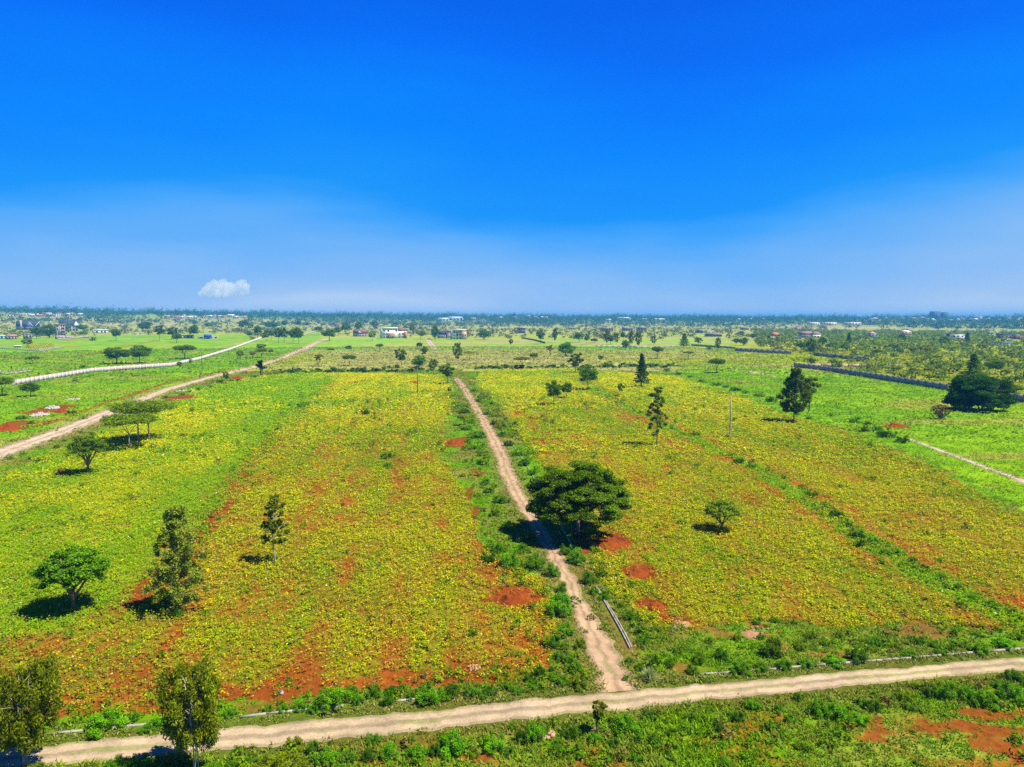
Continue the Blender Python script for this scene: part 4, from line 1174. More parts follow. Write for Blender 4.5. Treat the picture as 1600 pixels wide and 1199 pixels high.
# ------------------------------------------------------------------ rough grass and weeds of verges, meadows and strips
def grass():
    rng = np.random.default_rng(5)
    Vs = []; Qs = []; Cs = []; off = 0
    for r0, r1, dens, nb, hh, ww, sp in ((24, 62, 17.0, 8, .34, .045, .13), (62, 100, 5.5, 6, .42, .075, .2), (100, 170, 2.4, 5, .5, .15, .32), (170, 330, .75, 5, .4, .30, .7), (330, 620, .14, 5, .45, .6, 1.4)):
        area = (r1 ** 2 - r0 ** 2) * math.radians(50.0)
        x, y = in_band(rng, int(area * dens), r0, r1)
        z = zones(x, y)
        crop_ = z['LF'] | z['RF']
        strip_ = (z['dc'] < 1.4) | ((z['dd'] < 1.2) & (r1 < 400))
        edge = smooth(1.0, 1.45, z['dn']) * smooth(.7, 1.2, z['dp']) * smooth(1.7, 3.0, z['dl']) * smooth(.3, .8, z['dr'])
        dens_n = fbm(x / 3.2, y / 3.2, 91); big = fbm(x / 11, y / 11, 92)
        p = np.where(crop_, np.where(strip_, .9, .05), .95) * edge * smooth(.20, .42, dens_n)
        p *= 1 - .93 * z['sp']
        if r0 < 170:
            for rl in RAILS: p = p * (dline(x, y, rl) > .42)
        p *= np.where(~crop_ & ~z['FB'] & (y < 75) & (z['dn'] > 3) & (z['dp'] > 4), 1 - .75 * smooth(.54, .68, fbm(x / 4, y / 1.8, 88)), 1)
        p *= np.where(z['FB'], 1 - .6 * smooth(.58, .70, fbm(x / 5, y / 2.2, 83)), 1)
        ok = rng.random(len(x)) < p
        x, y, big, dens_n = x[ok], y[ok], big[ok], dens_n[ok]
        zz = {k_: v[ok] for k_, v in z.items()}
        k = len(x); idx = np.repeat(np.arange(k), nb); m = len(idx)
        a = rng.random(m) * 6.28; e = .35 + .8 * rng.random(m)
        d = np.stack([np.cos(a) * np.cos(e), np.sin(a) * np.cos(e), np.sin(e)], 1); b = np.stack([-np.sin(a), np.cos(a), 0 * a], 1)
        hk = hh * (.45 + 1.3 * np.clip(big - .25, 0, 1)) * (.6 + .8 * rng.random(k))
        near = (zz['dn'] < 3.0) & ~zz['FB']
        hk = np.where(near | (zz['dp'] < 2.2), hk * .7, hk)
        P = np.stack([x[idx] + rng.normal(size=m) * sp, y[idx] + rng.normal(size=m) * sp, 0 * a], 1)
        if r0 >= 100:
            nor = unit(rng.normal(size=(m, 3)) * .35 + np.array([.1, 0, 1.0])); t_ = unit(np.cross(nor, rng.normal(size=(m, 3)))); b = np.cross(nor, t_)
            P[:, 2] = hk[idx] * (.2 + .5 * rng.random(m)); s_ = ww * 1.9 * (.6 + .8 * rng.random(m))
            V, Q = quads(P, t_, b, s_, s_ * .6)
        else:
            V, Q = quads(P, d, b, hk[idx] * (.7 + .6 * rng.random(m)), ww * (.7 + .9 * rng.random(m)) * 1.5)
        dry = np.clip(.26 + 1.7 * (fbm(x / 6, y / 6, 95) - .5) + .6 * smooth(3.2, 1.4, zz['dn']) + .7 * smooth(3.2, 1.6, zz['dp']) + .25 * (~(zz['RG'] | zz['LM'] | zz['LM2'])) * (r0 > 160), 0, 1)
        base = mixc(np.tile(GREEN * 1.05, (k, 1)), np.tile(BRIGHT * 1.1, (k, 1)), np.clip(big * 1.6 - .3, 0, 1))
        base = mixc(base, np.tile(c3(.24, .25, .03), (k, 1)), dry)
        if r0 >= 100: base = .85 * ground_color(x, y, None) + .25 * base * (r0 < 300)
        alt = np.where((rng.random(m) < .5)[:, None], c3(.13, .24, .004)[None], c3(.34, .31, .10)[None])
        bl = base[idx]
        bl = np.where(((near | (zz['dp'] < 3))[idx] & (rng.random(m) < .6))[:, None], alt, bl)
        c = bl * ((.5 + .85 * rng.random(m)) if r0 < 300 else (.8 + .4 * rng.random(m)))[:, None]
        Vs.append(V); Qs.append(Q + off); Cs.append(np.repeat(c, 4, 0)); off += len(V)
    o = mk('grass', np.vstack(Vs), [np.vstack(Qs)], M_CROP, np.vstack(Cs))
    tag(o, 'rough green and dry grass on verges, ditches and meadows', 'grass', kind='stuff')
grass()

# ------------------------------------------------------------------ far bushes: thicket behind the grey walls
rg = random.Random(12); nprng = np.random.default_rng(12)
TPX = [(1240, 553), (1330, 565), (1260, 569), (1414, 597), (1480, 606), (1583, 624), (1640, 634), (1640, 531), (1500, 530), (1330, 533)]
TPW = [tuple(at(a, b)[:2]) for a, b in TPX]
cnt = 0; tr = 0; placed = []
while cnt < 40 and tr < 9000:
    tr += 1
    x_ = rg.uniform(1250, 1625); b_ = 548 + 85 * rg.random()
    p = at(x_, b_)
    if not inpoly(np.array([p[0]]), np.array([p[1]]), TPW)[0]: continue
    w = rg.uniform(3.0, 7.0) * (1.35 if b_ < 560 else 1); m = mpp(p)
    if any(abs(p[0] - q_[0]) < w * .55 and abs(p[1] - q_[1]) < w * .9 for q_ in placed): continue
    placed.append(p); cnt += 1
    wp = w / m; hp = rg.uniform(.45, .8) * wp
    place(rg.choice(['bush', 'bush', 'rnd', 'umb']), x_, b_, b_ - hp, wp, 'olive green bush in the thicket behind the dark grey wall', 'bush', 'bush', group='thicket bushes behind the grey wall',
          tint=rg.choice([(1.5, 1.05, 1.6), (1.9, 1.2, 1.5), (2.3, 1.35, 1.2), (1.1, .9, 1.5), (1.3, .95, 2.2)]), lod='far' if wp < 24 else 'mid')

def blobs(name, pts, W_, H_, col, leaves, rng, label, cat):
    """many far bushes or trees as leaf clumps in one mass"""
    n = len(pts)
    C = []; R = []; cc = []
    for k in range(3):
        o = rng.normal(size=(n, 3)) * np.stack([W_ * .2, W_ * .2, H_ * .12], 1)
        C.append(pts + o + np.stack([0 * H_, 0 * H_, H_ * (.42 + .14 * k)], 1)); f = (1, .8, .6)[k]
        R.append(np.stack([W_ * .42 * f, W_ * .42 * f, H_ * .36 * f], 1)); cc.append(col)
    C = np.vstack(C); R = np.vstack(R); cc = np.vstack(cc)
    idx = np.repeat(np.arange(len(C)), leaves); k = len(idx)
    u = unit(rng.normal(size=(k, 3)))
    P = C[idx] + u * R[idx] * (.55 + .45 * rng.random(k))[:, None]
    nor = unit(u * .8 + [0, 0, .5] + rng.normal(size=(k, 3)) * .4); t = unit(np.cross(nor, rng.normal(size=(k, 3)))); b = np.cross(nor, t)
    s = R[idx, 0] * (.35 + .35 * rng.random(k))
    V, Q = quads(P - t * s[:, None] * .5, t, b, s, s * .7)
    c = cc[idx] * (.65 + .7 * rng.random(k))[:, None]
    o = mk(name, V, [Q], M_CROP, np.repeat(c, 4, 0))
    tag(o, label, cat, kind='stuff')
    return o

rngh = np.random.default_rng(44)
for x0, x1, yb, lb in ((436, 700, 582, 'dark low hedge line along the top edge of the left crop field'), (742, 1050, 576, 'dark low hedge line along the top edge of the right crop field')):
    pts = []; wd = []
    x_ = x0
    while x_ < x1:
        q_ = at(x_, yb + rngh.uniform(-1.6, 2.0) - (x_ - x0) * .008); pts.append(q_); wd.append(rngh.uniform(1.6, 4.2)); x_ += rngh.uniform(2.5, 9)
    wd = np.array(wd); n = len(wd)
    cl = np.array([.035, .095, .010])[None] * (.7 + 1.0 * rngh.random((n, 1)))
    o = blobs('hedge', np.array(pts), wd, wd * .55, cl, 40, rngh, lb, 'hedge')
# ------------------------------------------------------------------ soil heaps and rubble
def heap(px, py, wpx, hm, label, mat=M_SOIL, name='soil_heap', cat='soil heap', seed=1, depth=.8):
    p = at(px, py); m = mpp(p); w = wpx * m / 2
    n = 28; k = 40
    r = np.linspace(0, 1, n)[:, None]; a = np.linspace(0, 2 * math.pi, k, endpoint=False)[None]
    rr = r * w * (1 + .25 * (vn(np.cos(a) * 2 + 5, np.sin(a) * 2 + 5, seed) - .5))
    X = rr * np.cos(a); Y = rr * np.sin(a) * depth
    Z = hm * np.clip(1 - r ** 1.6, 0, 1) * (.3 + 1.4 * fbm(X / .8 + seed, Y / .8, seed, 4)) + .10 * (fbm(X / .25, Y / .25, seed + 3) - .5) * (r < .97) - .03 * r
    V = np.stack([X, Y, Z], -1).reshape(-1, 3)
    i = np.arange(n - 1)[:, None]; j = np.arange(k)[None]
    Q = np.stack([i * k + j, (i + 1) * k + j, (i + 1) * k + (j + 1) % k, i * k + (j + 1) % k], -1).reshape(-1, 4)
    o = mk(name, V, [Q], mat, None); o.location = p.tolist()
    tag(o, label, cat)
heap(808, 941, 66, .8, 'largest red soil heap, left of the dirt track', seed=2)
heap(952, 852, 54, .5, 'orange red soil heap below the big spreading tree', seed=3)
heap(996, 897, 36, .5, 'small red soil heap between two others in the right field', seed=4)
heap(1025, 951, 36, .75, 'round red soil heap near the concrete kerbs', seed=5)
heap(712, 696, 44, .9, 'overgrown brown soil heap left of the dirt track', M_SOIL, seed=6)
heap(1176, 992, 42, .15, 'pinkish rubble and soil heap above the near road', paint((.33, .18, .09)), seed=7)
heap(1068, 975, 30, .15, 'pinkish stony soil heap right of the kerbs', paint((.33, .18, .09)), seed=12)
heap(12, 672, 46, 1.2, 'dark red soil heap at the left photo edge', seed=8)
heap(98, 645, 26, 1.0, 'red soil heap next to the white rubble', seed=9)
heap(372, 592, 22, .9, 'red soil heap between the left road and the left field', seed=10)
heap(648, 600, 14, .8, 'small reddish soil heap at the top of the left field', seed=11)
heap(1400, 668, 50, .8, 'reddish brown earth bank beyond the right field', seed=13, depth=.5)
def rubble(px, py, wpx, n, label, mat=M_ROCK, size=.35, seed=1, h=.8, name='rubble_pile'):
    n = int(n * 1.8)
    p = at(px, py); m = mpp(p); w = wpx * m / 2; rg_ = np.random.default_rng(seed); b = MB()
    for i in range(n):
        a = rg_.random() * 6.28; r = w * math.sqrt(rg_.random())
        s = size * .62 * (.35 + 1.0 * rg_.random() ** 1.5)
        v = np.array([[-1, -1, -1], [1, -1, -1], [1, 1, -1], [-1, 1, -1], [-1, -1, 1], [1, -1, 1], [1, 1, 1], [-1, 1, 1]]) * (s / 2) * (1 + .5 * (rg_.random((8, 3)) - .5))
        R3 = np.array(Euler(rg_.random(3) * 6).to_matrix())
        z = h * max(0, 1 - r / w) * rg_.random() + s * .3
        b.add(v @ R3.T + [r * math.cos(a), r * math.sin(a), z], [[3, 2, 1, 0], [4, 5, 6, 7], [0, 1, 5, 4], [1, 2, 6, 5], [2, 3, 7, 6], [3, 0, 4, 7]])
    o = b.build(name, mat); o.location = p.tolist(); tag(o, label, 'rubble', kind='stuff' if name == 'rubble' else None)
rubble(62, 650, 26, 150, 'larger whitish rubble pile beside red soil', seed=1, size=.6)
rubble(82, 639, 20, 110, 'smaller whitish rubble pile above the larger one', seed=2, size=.6)
rubble(114, 625, 20, 60, 'thin scatter of pale rubble in the left meadow', seed=3, size=.5, h=.3)
rubble(855, 1150, 24, 22, 'pinkish brown stones among bushes below the near road', paint((.42, .26, .17)), seed=4, size=.3, h=.15, name='rubble')
rubble(921, 1143, 20, 14, 'brown stones at the foot of the sapling', paint((.38, .24, .16)), seed=5, size=.28, h=.1)
rubble(1060, 978, 30, 20, 'brownish stones on the stony soil heap', paint((.34, .2, .12)), seed=6, size=.22, h=.2)
rubble(1184, 988, 50, 34, 'small brownish stones on the rubble heap above the near road', paint((.36, .22, .14)), seed=7, size=.18, h=.2)
rubble(440, 1085, 1, .6, 'single pale stone at the lower edge of the left field', seed=8, size=.7, h=.05, name='stone')
rubble(742, 1044, 22, 30, 'pinkish stones at the lower right of the left field', paint((.5, .27, .17)), seed=9, size=.2, h=.1, name='rubble')
rubble(290, 612, 26, 40, 'pale stones along the edge of the left road', seed=10, size=.6, h=.1, name='rubble')

# ------------------------------------------------------------------ walls and fences
def wall(name, pts, hm, step, mat, label, postmat=None, pw=.3, ph=.15, thick=.18, cat='wall', z=True, ends=None):
    P = [at(a, b) for a, b in pts]
    d = [0]
    for p, q_ in zip(P[:-1], P[1:]): d.append(d[-1] + np.linalg.norm(q_ - p))
    n = max(1, int(round(d[-1] / step))); s = np.linspace(0, d[-1], n + 1)
    X = np.stack([np.interp(s, d, [p[k] for p in P]) for k in range(3)], 1)
    t = thing(name, label, cat, X[0])
    b = MB()
    for p, q_ in zip(X[:-1], X[1:]):
        c = (p + q_) / 2 - X[0]; l = np.linalg.norm((q_ - p)[:2]); a = math.atan2(q_[1] - p[1], q_[0] - p[0])
        if hm > 0: b.box((c[0], c[1], c[2] + hm / 2 - .1), (l - pw * .8, thick, hm + .2), a)
    if hm > 0: b.build('wall_panel' if cat == 'wall' else 'panel', mat, t)
    m_ = None
    for i, p in enumerate(X):
        a = math.atan2(X[min(i + 1, n)][1] - X[max(i - 1, 0)][1], X[min(i + 1, n)][0] - X[max(i - 1, 0)][0])
        if m_ is None:
            bb = MB(); bb.box((0, 0, (hm + ph) / 2 - .1), (pw, pw, hm + ph + .2)); bb.box((0, 0, hm + ph + .03), (pw * 1.2, pw * 1.2, .06))
            o = bb.build('post', postmat or mat, t); m_ = o
        else:
            o = m_.copy(); COL.objects.link(o); o.parent = t
        o.location = (p - X[0]).tolist(); o.rotation_euler = (0, 0, a)
    return t
wall('precast_wall', [(20, 603), (60, 596), (89, 591.5), (145, 582), (191, 578.5), (270, 573), (311, 563.5), (360, 548), (409, 529)], 2.0, 3.3, M_PALECONC,
     'long pale precast concrete wall curving across the left meadow', paint((.78, .74, .72)), .38, .12, .10)
wall('precast_wall', [(474, 525), (488, 520), (503, 516)], 2.0, 4, M_PALECONC, 'short pale wall segment near the end of the left road', None, .2, .02)
wall('post_fence', [(0, 545), (30, 547), (61, 549.5)], .55, 4.6, M_CONC, 'front side of the post fence round the yellow flowering plot', M_CONC, .32, 1.6, cat='fence')
wall('post_fence', [(61.5, 549.5), (80, 546.5), (99.5, 543.5)], .9, 5.0, M_CONC, 'right side of the post fence round the yellow flowering plot', M_PALECONC, .32, 1.3, cat='fence')
wall('post_fence', [(-6, 585), (8, 585.8), (30, 583), (49.5, 580.5)], .7, 3.2, M_CONC, 'low grey block fence with tall posts at the left edge', M_CONC, .28, 1.4, cat='fence')
wall('compound_wall', [(91, 531), (110, 530), (126, 528.5)], 1.6, 6, M_CONC, 'low compound fence below the unfinished tower', M_PALECONC, .4, .9, cat='fence')
wall('compound_wall', [(126, 528.5), (139, 528)], 2.6, 6, paint((.30, .32, .27)), 'grey green end piece of the compound wall below the white gabled house', None, .3, .1)
wall('grey_wall', [(1149, 549), (1190, 551.5), (1235.7, 554)], 2.6, 5.5, M_GREYSTONE, 'upper dark grey wall across the right meadow', None, .4, .12)
wall('grey_wall', [(1272, 556), (1304, 559.5), (1307, 559.8), (1358, 564.5)], 2.4, 5.5, M_GREYSTONE, 'dark grey wall right of the upright open tree', None, .4, .12)
wall('grey_wall', [(1080, 540.5), (1115, 543), (1149, 545.5)], 1.8, 8, M_GREYSTONE, 'farthest thin dark wall behind the meadow trees', None, .4, .1)
wall('grey_wall', [(1241, 573.5), (1290, 579.5), (1330, 586), (1414, 599.5), (1480, 610)], 2.2, 4.2, M_GREYSTONE, 'long dark grey stone wall of the thicket plot, nearest one', None, .42, .12)
wall('grey_wall', [(1570, 624), (1583, 626), (1600, 629), (1680, 643)], 2.2, 4.2, M_GREYSTONE, 'grey wall emerging right of the dark clump at the photo edge', None, .42, .12)
wall('cream_wall', [(1242, 573), (1321, 574), (1360, 574), (1411, 574.5)], 1.7, 7, M_CREAM, 'cream stone wall with pillars at the back of the thicket plot', None, .5, .25)
wall('white_fence', [(930, 541), (975, 542.5), (1020, 544)], .9, 6, M_WHITE, 'thin white fence line behind the middle pasture', None, .25, .5, cat='fence')
wall('brown_fence', [(815, 529), (835, 532.5), (852, 537)], 1.6, 9, paint((.17, .12, .10)), 'dark brown fence line in the middle distance', None, .3, .1, cat='fence')
wall('hilltop_fence', [(1020, 544), (1050, 542.5), (1080, 541)], 1.3, 9, M_GREYSTONE, 'dark low wall continuing from the white fence', None, .3, .1)

# ------------------------------------------------------------------ poles
def pole(px, base, top, label, mat=M_POLE, arms=True, r=.13, lamp=False, group=None):
    p = at(px, base); m = mpp(p); H = (base - top) * m
    t = thing('utility_pole', label, 'pole', p, group=group)
    b = MB(); b.tube([(0, 0, -.4), (0, 0, H * .5), (0, 0, H)], [r * 1.2, r, r * .75], 10); b.build('shaft', mat, t, smooth_=True)
    if arms:
        b = MB(); b.box((0, -r, H * .965), (1.5, .1, .12)); b.build('crossarm', mat, t)
        b = MB()
        for s in (-.6, 0, .6): b.tube([(s, -r, H * .965 + .05), (s, -r, H * .965 + .22)], [.05, .04], 6)
        b.build('insulators', M_METAL, t)
    if lamp:
        b = MB(); b.tube([(0, 0, H * .97), (.5, 0, H * 1.0), (1.1, 0, H * 1.0)], [.05, .045, .04], 6); b.build('arm', M_METAL, t)
        b = MB(); b.box((1.3, 0, H * .995), (.6, .22, .12)); b.build('lamp_head', M_METAL, t)
pole(652.5, 614.5, 570, 'slim wooden utility pole in the upper left crop field', r=.14)
pole(1140.6, 681, 619, 'bare grey concrete pole standing in the right crop field', M_CONC, False, .14)
pole(316, 581, 546, 'dark utility pole with a small arm beside the pale wall', lamp=True, arms=False)
for a, b_, c_, l_ in ((90.6, 533, 517, 'pale pole in front of the unfinished tower'), (140, 525, 513, 'pale pole at the right end of the compound wall'), (198.3, 527.5, 516, 'thin white pole right of the small white house'),
                      (235.5, 526, 516, 'thin pale pole near the low white wall'), (321, 524, 513, 'thin pale pole beside the blue roofed hut'), (347.7, 517, 509, 'thin pale pole on the far dry hillside')):
    pole(a, b_, c_, l_, M_PALECONC, False, .22)
def mast():
    p = at(1521.5, 499.6); m = mpp(p); H = 10.5 * m
    t = thing('radio_mast', 'thin lattice mast on the right skyline', 'mast', p)
    b = MB()
    for s, q_ in ((-1, -1), (1, -1), (0, 1)):
        b.tube([(s * 2.2, q_ * 2.2, 0), (s * .4, q_ * .4, H)], [.35, .22], 4)
    b.build('legs', M_METAL, t)
    b = MB()
    for i in range(10):
        f = i / 10; w = 2.2 - 1.8 * f; b.tube([(-w, -w, H * f), (w, -w, H * (f + .1))], [.14, .14], 4)
    b.build('bracing', M_METAL, t)
mast()

# ------------------------------------------------------------------ buildings
def window(t, x, z, w, h, y, frame=None, label=None):
    w *= 1.2; h *= 1.15
    b = MB(); b.box((x, y, z), (w, .12, h))
    o = b.build('window', M_GLASS, t)
    if frame:
        f = MB(); k = .12
        f.box((x, y - .03, z + h / 2 + k / 2), (w + 2 * k, .14, k)); f.box((x, y - .03, z - h / 2 - k / 2), (w + 2 * k, .2, k))
        f.box((x - w / 2 - k / 2, y - .03, z), (k, .14, h)); f.box((x + w / 2 + k / 2, y - .03, z), (k, .14, h))
        f.build('frame', frame, o)
    return o

def block(t, x0, x1, y0, y1, z0, z1, mat, name='wall'):
    b = MB(); b.box(((x0 + x1) / 2, (y0 + y1) / 2, (z0 + z1) / 2), (x1 - x0, y1 - y0, z1 - z0)); return b.build(name, mat, t)

def gable(t, x0, x1, y0, y1, z0, h, mat, along='x', ov=.5, wallmat=None):
    """pitched roof; ridge runs along x (eaves to the front) or y (gable to the front)"""
    X0, X1, Y0, Y1 = x0 - ov, x1 + ov, y0 - ov, y1 + ov
    if along == 'x':
        m = (Y0 + Y1) / 2
        V = [(X0, Y0, z0), (X1, Y0, z0), (X1, Y1, z0), (X0, Y1, z0), (X0, m, z0 + h), (X1, m, z0 + h)]
        Fq = [[0, 1, 5, 4], [2, 3, 4, 5], [3, 2, 1, 0]]; T = [[1, 2, 5], [3, 0, 4]]
    else:
        m = (X0 + X1) / 2
        V = [(X0, Y0, z0), (X1, Y0, z0), (X1, Y1, z0), (X0, Y1, z0), (m, Y0, z0 + h), (m, Y1, z0 + h)]
        Fq = [[1, 2, 5, 4], [3, 0, 4, 5], [3, 2, 1, 0]]; T = [[0, 1, 4], [2, 3, 5]]
    o = mk('roof', V, [np.array(Fq), np.array(T)], mat, None, t)
    if along == 'y' and wallmat is not None:
        b = MB(); d = .06
        mk('gable', [(x0, Y0 - d, z0), (x1, Y0 - d, z0), (m, Y0 - d, z0 + h * .86), (x0, Y0 + .2, z0), (x1, Y0 + .2, z0), (m, Y0 + .2, z0 + h * .86)], [np.array([[0, 1, 2]]), np.array([[0, 3, 4, 1], [1, 4, 5, 2], [2, 5, 3, 0]])], wallmat, None, t)
    return o

def hip(t, x0, x1, y0, y1, z0, h, mat, ov=.6):
    X0, X1, Y0, Y1 = x0 - ov, x1 + ov, y0 - ov, y1 + ov; d = min(X1 - X0, Y1 - Y0) * .5
    m = (Y0 + Y1) / 2
    V = [(X0, Y0, z0), (X1, Y0, z0), (X1, Y1, z0), (X0, Y1, z0), (X0 + d, m, z0 + h), (X1 - d, m, z0 + h)]
    return mk('roof', V, [np.array([[0, 1, 5, 4], [2, 3, 4, 5], [3, 2, 1, 0]]), np.array([[1, 2, 5], [3, 0, 4]])], mat, None, t)

SITES = []
def site(name, label, px, base, cat='building', rz=None, group=None, w=24):
    p = at(px, base)
    SITES.append((p[0], p[1], (w / 2 + 1.5) * mpp(p)))
    a = -math.atan2(p[0], p[1]) + .20 if rz is None else rz
    return thing(name, label, cat, p, a, group), mpp(p)

WH = M_WHITE; BR = paint((.33, .17, .10)); GR = paint((.35, .34, .33)); SLATE = paint((.055, .065, .10)); TILE = paint((.20, .115, .095)); ORG = paint((.62, .20, .08))
PINK = paint((.55, .38, .30)); CON = M_CONC; MET = paint((.55, .66, .75), .5); MAUVE = paint((.26, .17, .17)); STONE = paint((.36, .29, .22))
# white three storey building
t, m = site('white_building', 'white three storey building with flat roof and brown upper wing', 617.5, 529)
s = m
block(t, -20 * s, 4 * s, 0, 14, -.5, 15.5 * s, WH)
b = MB(); b.box((-8 * s, 6.9, 16.2 * s), (25 * s, 15.4, 1.6 * s)); b.build('roof', paint((.72, .78, .72)), t)
block(t, 4.02 * s, 19 * s, 1, 13, -.5, 11 * s, WH, 'wing')
gable(t, 5 * s, 18 * s, 2, 12, 11 * s, 5.5 * s, TILE)
block(t, -11 * s, -1 * s, -1.2, -.02, -.5, 8 * s, BR, 'porch'); block(t, 14 * s, 18.5 * s, .2, .98, -.5, 10.5 * s, BR, 'brick_bay')
for x_ in (-17, -10.5, 2): window(t, x_ * s, 12.2 * s, 2.2 * s, 2.0 * s, -.03, WH)
for x_ in (-17, -13): window(t, x_ * s, 7.0 * s, 2.2 * s, 2.2 * s, -.03, WH)
for x_ in (-17, -13): window(t, x_ * s, 2.2 * s, 2.4 * s, 2.4 * s, -.03, WH)
for x_ in (7.5, 12): window(t, x_ * s, 7.0 * s, 2.2 * s, 2.0 * s, .97, WH); window(t, x_ * s, 2.2 * s, 2.2 * s, 2.2 * s, .97, WH)
for x_ in (-8, -4): window(t, x_ * s, 2.2 * s, 2.0 * s, 3.0 * s, -1.23, WH)
# brown gabled house
t, m = site('gabled_house', 'low house with brown gabled roof left of the white building', 564.5, 526); s = m
block(t, -10 * s, 10 * s, 0, 12, -.5, 5.5 * s, GR); gable(t, -10 * s, 10 * s, 0, 12, 5.5 * s, 5.5 * s, TILE)
block(t, -7 * s, .5 * s, -2.2, -.02, -.5, 5.5 * s, GR, 'front_wing'); gable(t, -7 * s, .5 * s, -2.2, 5, 5.5 * s, 4 * s, TILE, 'y', wallmat=GR)
for x_ in (-5, -2, 3, 7): window(t, x_ * s, 3 * s, 1.4 * s, 2 * s, -.03 if x_ > 0 else -2.23, WH)
# balconied pair
t, m = site('house', 'house with bluish slate roof and brown tower left of the balconied building', 696, 529); s = m
block(t, -10 * s, 2 * s, 0, 12, -.5, 7 * s, paint((.36, .36, .45))); gable(t, -10 * s, 2 * s, 0, 12, 7 * s, 4.5 * s, SLATE)
block(t, 2.03 * s, 10 * s, -1, 10, -.5, 11 * s, PINK, 'tower'); hip(t, 2.03 * s, 10 * s, -1, 10, 11 * s, 2.8 * s, MAUVE)
for x_ in (-8, -5, -2): window(t, x_ * s, 4 * s, 1.6 * s, 2.2 * s, -.03, WH)
for x_ in (4, 8): window(t, x_ * s, 8 * s, 1.5 * s, 1.8 * s, -1.03, WH); window(t, x_ * s, 3.5 * s, 1.5 * s, 2 * s, -1.03, WH)
t, m = site('balconied_building', 'white and brown three storey building with rooftop terrace', 718, 530.5); s = m
block(t, -11 * s, 4 * s, 0, 13, -.5, 14 * s, WH); block(t, 4.03 * s, 11 * s, -1.5, 11, -.5, 12 * s, PINK, 'wing')
b = MB(); b.box((0, 5.5, 15.3 * s), (23 * s, 14, .7 * s)); b.build('roof', WH, t)
b = MB()
for x_ in (-10, -4, 3, 10): b.box((x_ * s, -.8, 13.2 * s), (.5 * s, .5 * s, 3.2 * s))
b.build('columns', WH, t)
for z_ in (4.6, 9.2): block(t, -6 * s, 3.5 * s, -1.6, -.02, z_ * s, (z_ + .9) * s, BR, 'balcony')
for z_ in (2, 7, 11.6):
    for x_ in (-8.5, -3.5, 1): window(t, x_ * s, z_ * s, 1.9 * s, 2.2 * s, -.03, WH)
    if z_ < 11:
        for x_ in (6, 9): window(t, x_ * s, z_ * s, 1.4 * s, 2 * s, -1.53, WH)
# left houses
t, m = site('slate_roofed_house', 'large dark slate roofed house with a cream chimney tower', 46, 516); s = m
block(t, -15 * s, 14 * s, 0, 14, -.5, 6 * s, paint((.10, .11, .15))); gable(t, -15 * s, 14 * s, 0, 14, 6 * s, 8.2 * s, SLATE)
block(t, -5 * s, 3 * s, -2.5, -.02, -.5, 6 * s, paint((.12, .13, .2)), 'front_wing'); gable(t, -6 * s, 4 * s, -2.5, 7, 6 * s, 6.6 * s, SLATE, 'y', wallmat=paint((.12, .13, .2)))
block(t, -12 * s, -9.5 * s, -1.4, 1, -.5, 15 * s, M_CREAM, 'chimney')
b = MB(); b.tube([(4.6 * s, -3.2, 6 * s), (-1 * s, -3.2, 12.9 * s)], [.3, .3], 4); b.tube([(8 * s, -.6, 6 * s), (14 * s, -.6, 13.5 * s)], [.3, .3], 4); b.build('bargeboard', WH, t)
for x_ in (-3, 1, 7, 11): window(t, x_ * s, 3 * s, 1.6 * s, 2.2 * s, -.03 if x_ > 3 else -2.53, WH)
t, m = site('unfinished_tower', 'unfinished grey concrete tower building with open window holes', 95, 526); s = m
block(t, -6 * s, 6.5 * s, 0, 9, -.5, 18.5 * s, paint((.33, .28, .27)))
b = MB(); b.box((0.25 * s, 4.5, 19 * s), (14.5 * s, 10.5, .9 * s)); b.build('roof', CON, t)
b = MB()
for z_ in (4.5, 9, 14): b.box((3.6 * s, -.5, z_ * s), (4.2 * s, 1.2, .45 * s))
b.build('balconies', CON, t)
b = MB(); b.box((-.2 * s, -.25, 9.5 * s), (.9 * s, .5, 15 * s)); b.build('column', M_PALECONC, t)
for z_ in (3, 7, 11.5, 16):
    for x_ in (-3.5, 1.3, 4.6): window(t, x_ * s, z_ * s, 1.3 * s, 2 * s, -.03)  # dark panels stand in for the shade inside the open, unglazed holes
t, m = site('annex', 'low concrete annex with openings beside the unfinished tower', 99, 530, cat='building'); s = m
block(t, -9 * s, 2 * s, 0, 8, -.5, 5.5 * s, CON); block(t, 2.03 * s, 13 * s, 1, 6, -.5, 4.4 * s, CON, 'wing')
for x_ in (-6, -2, 4, 7.5, 11): window(t, x_ * s, 2 * s, 1.8 * s, 2.4 * s, -.03 if x_ < 2 else .97)  # openings drawn as dark panels in place of their inner shade
t, m = site('white_gabled_house', 'white house with steep dark blue roof behind the unfinished tower', 112, 518); s = m
block(t, -4 * s, 10 * s, 0, 12, -.5, 8 * s, WH); gable(t, -15 * s, 9 * s, 0, 12, 8 * s, 9 * s, SLATE)
gable(t, 2 * s, 10.5 * s, -1.5, 8, 8 * s, 8.5 * s, SLATE, 'y', wallmat=WH)
block(t, -14.5 * s, -4.03 * s, .5, 11.5, -.5, 8 * s, GR, 'wing')
b = MB(); b.box((5.5 * s, -1.3, 5 * s), (9 * s, 2.2, .5 * s)); b.build('balcony', WH, t)
for x_ in (-1, 3, 7): window(t, x_ * s, 6.7 * s, 1.8 * s, 1.7 * s, -.03, WH); window(t, x_ * s, 2.2 * s, 1.8 * s, 2.2 * s, -.03, WH)
t, m = site('small_white_house', 'small flat roofed white house in the left middle distance', 158, 521); s = m
block(t, -9.5 * s, 9.5 * s, 0, 9, -.5, 5 * s, WH); b = MB(); b.box((0, 4.4, 5.4 * s), (20 * s, 10.4, .8 * s)); b.build('roof', WH, t)
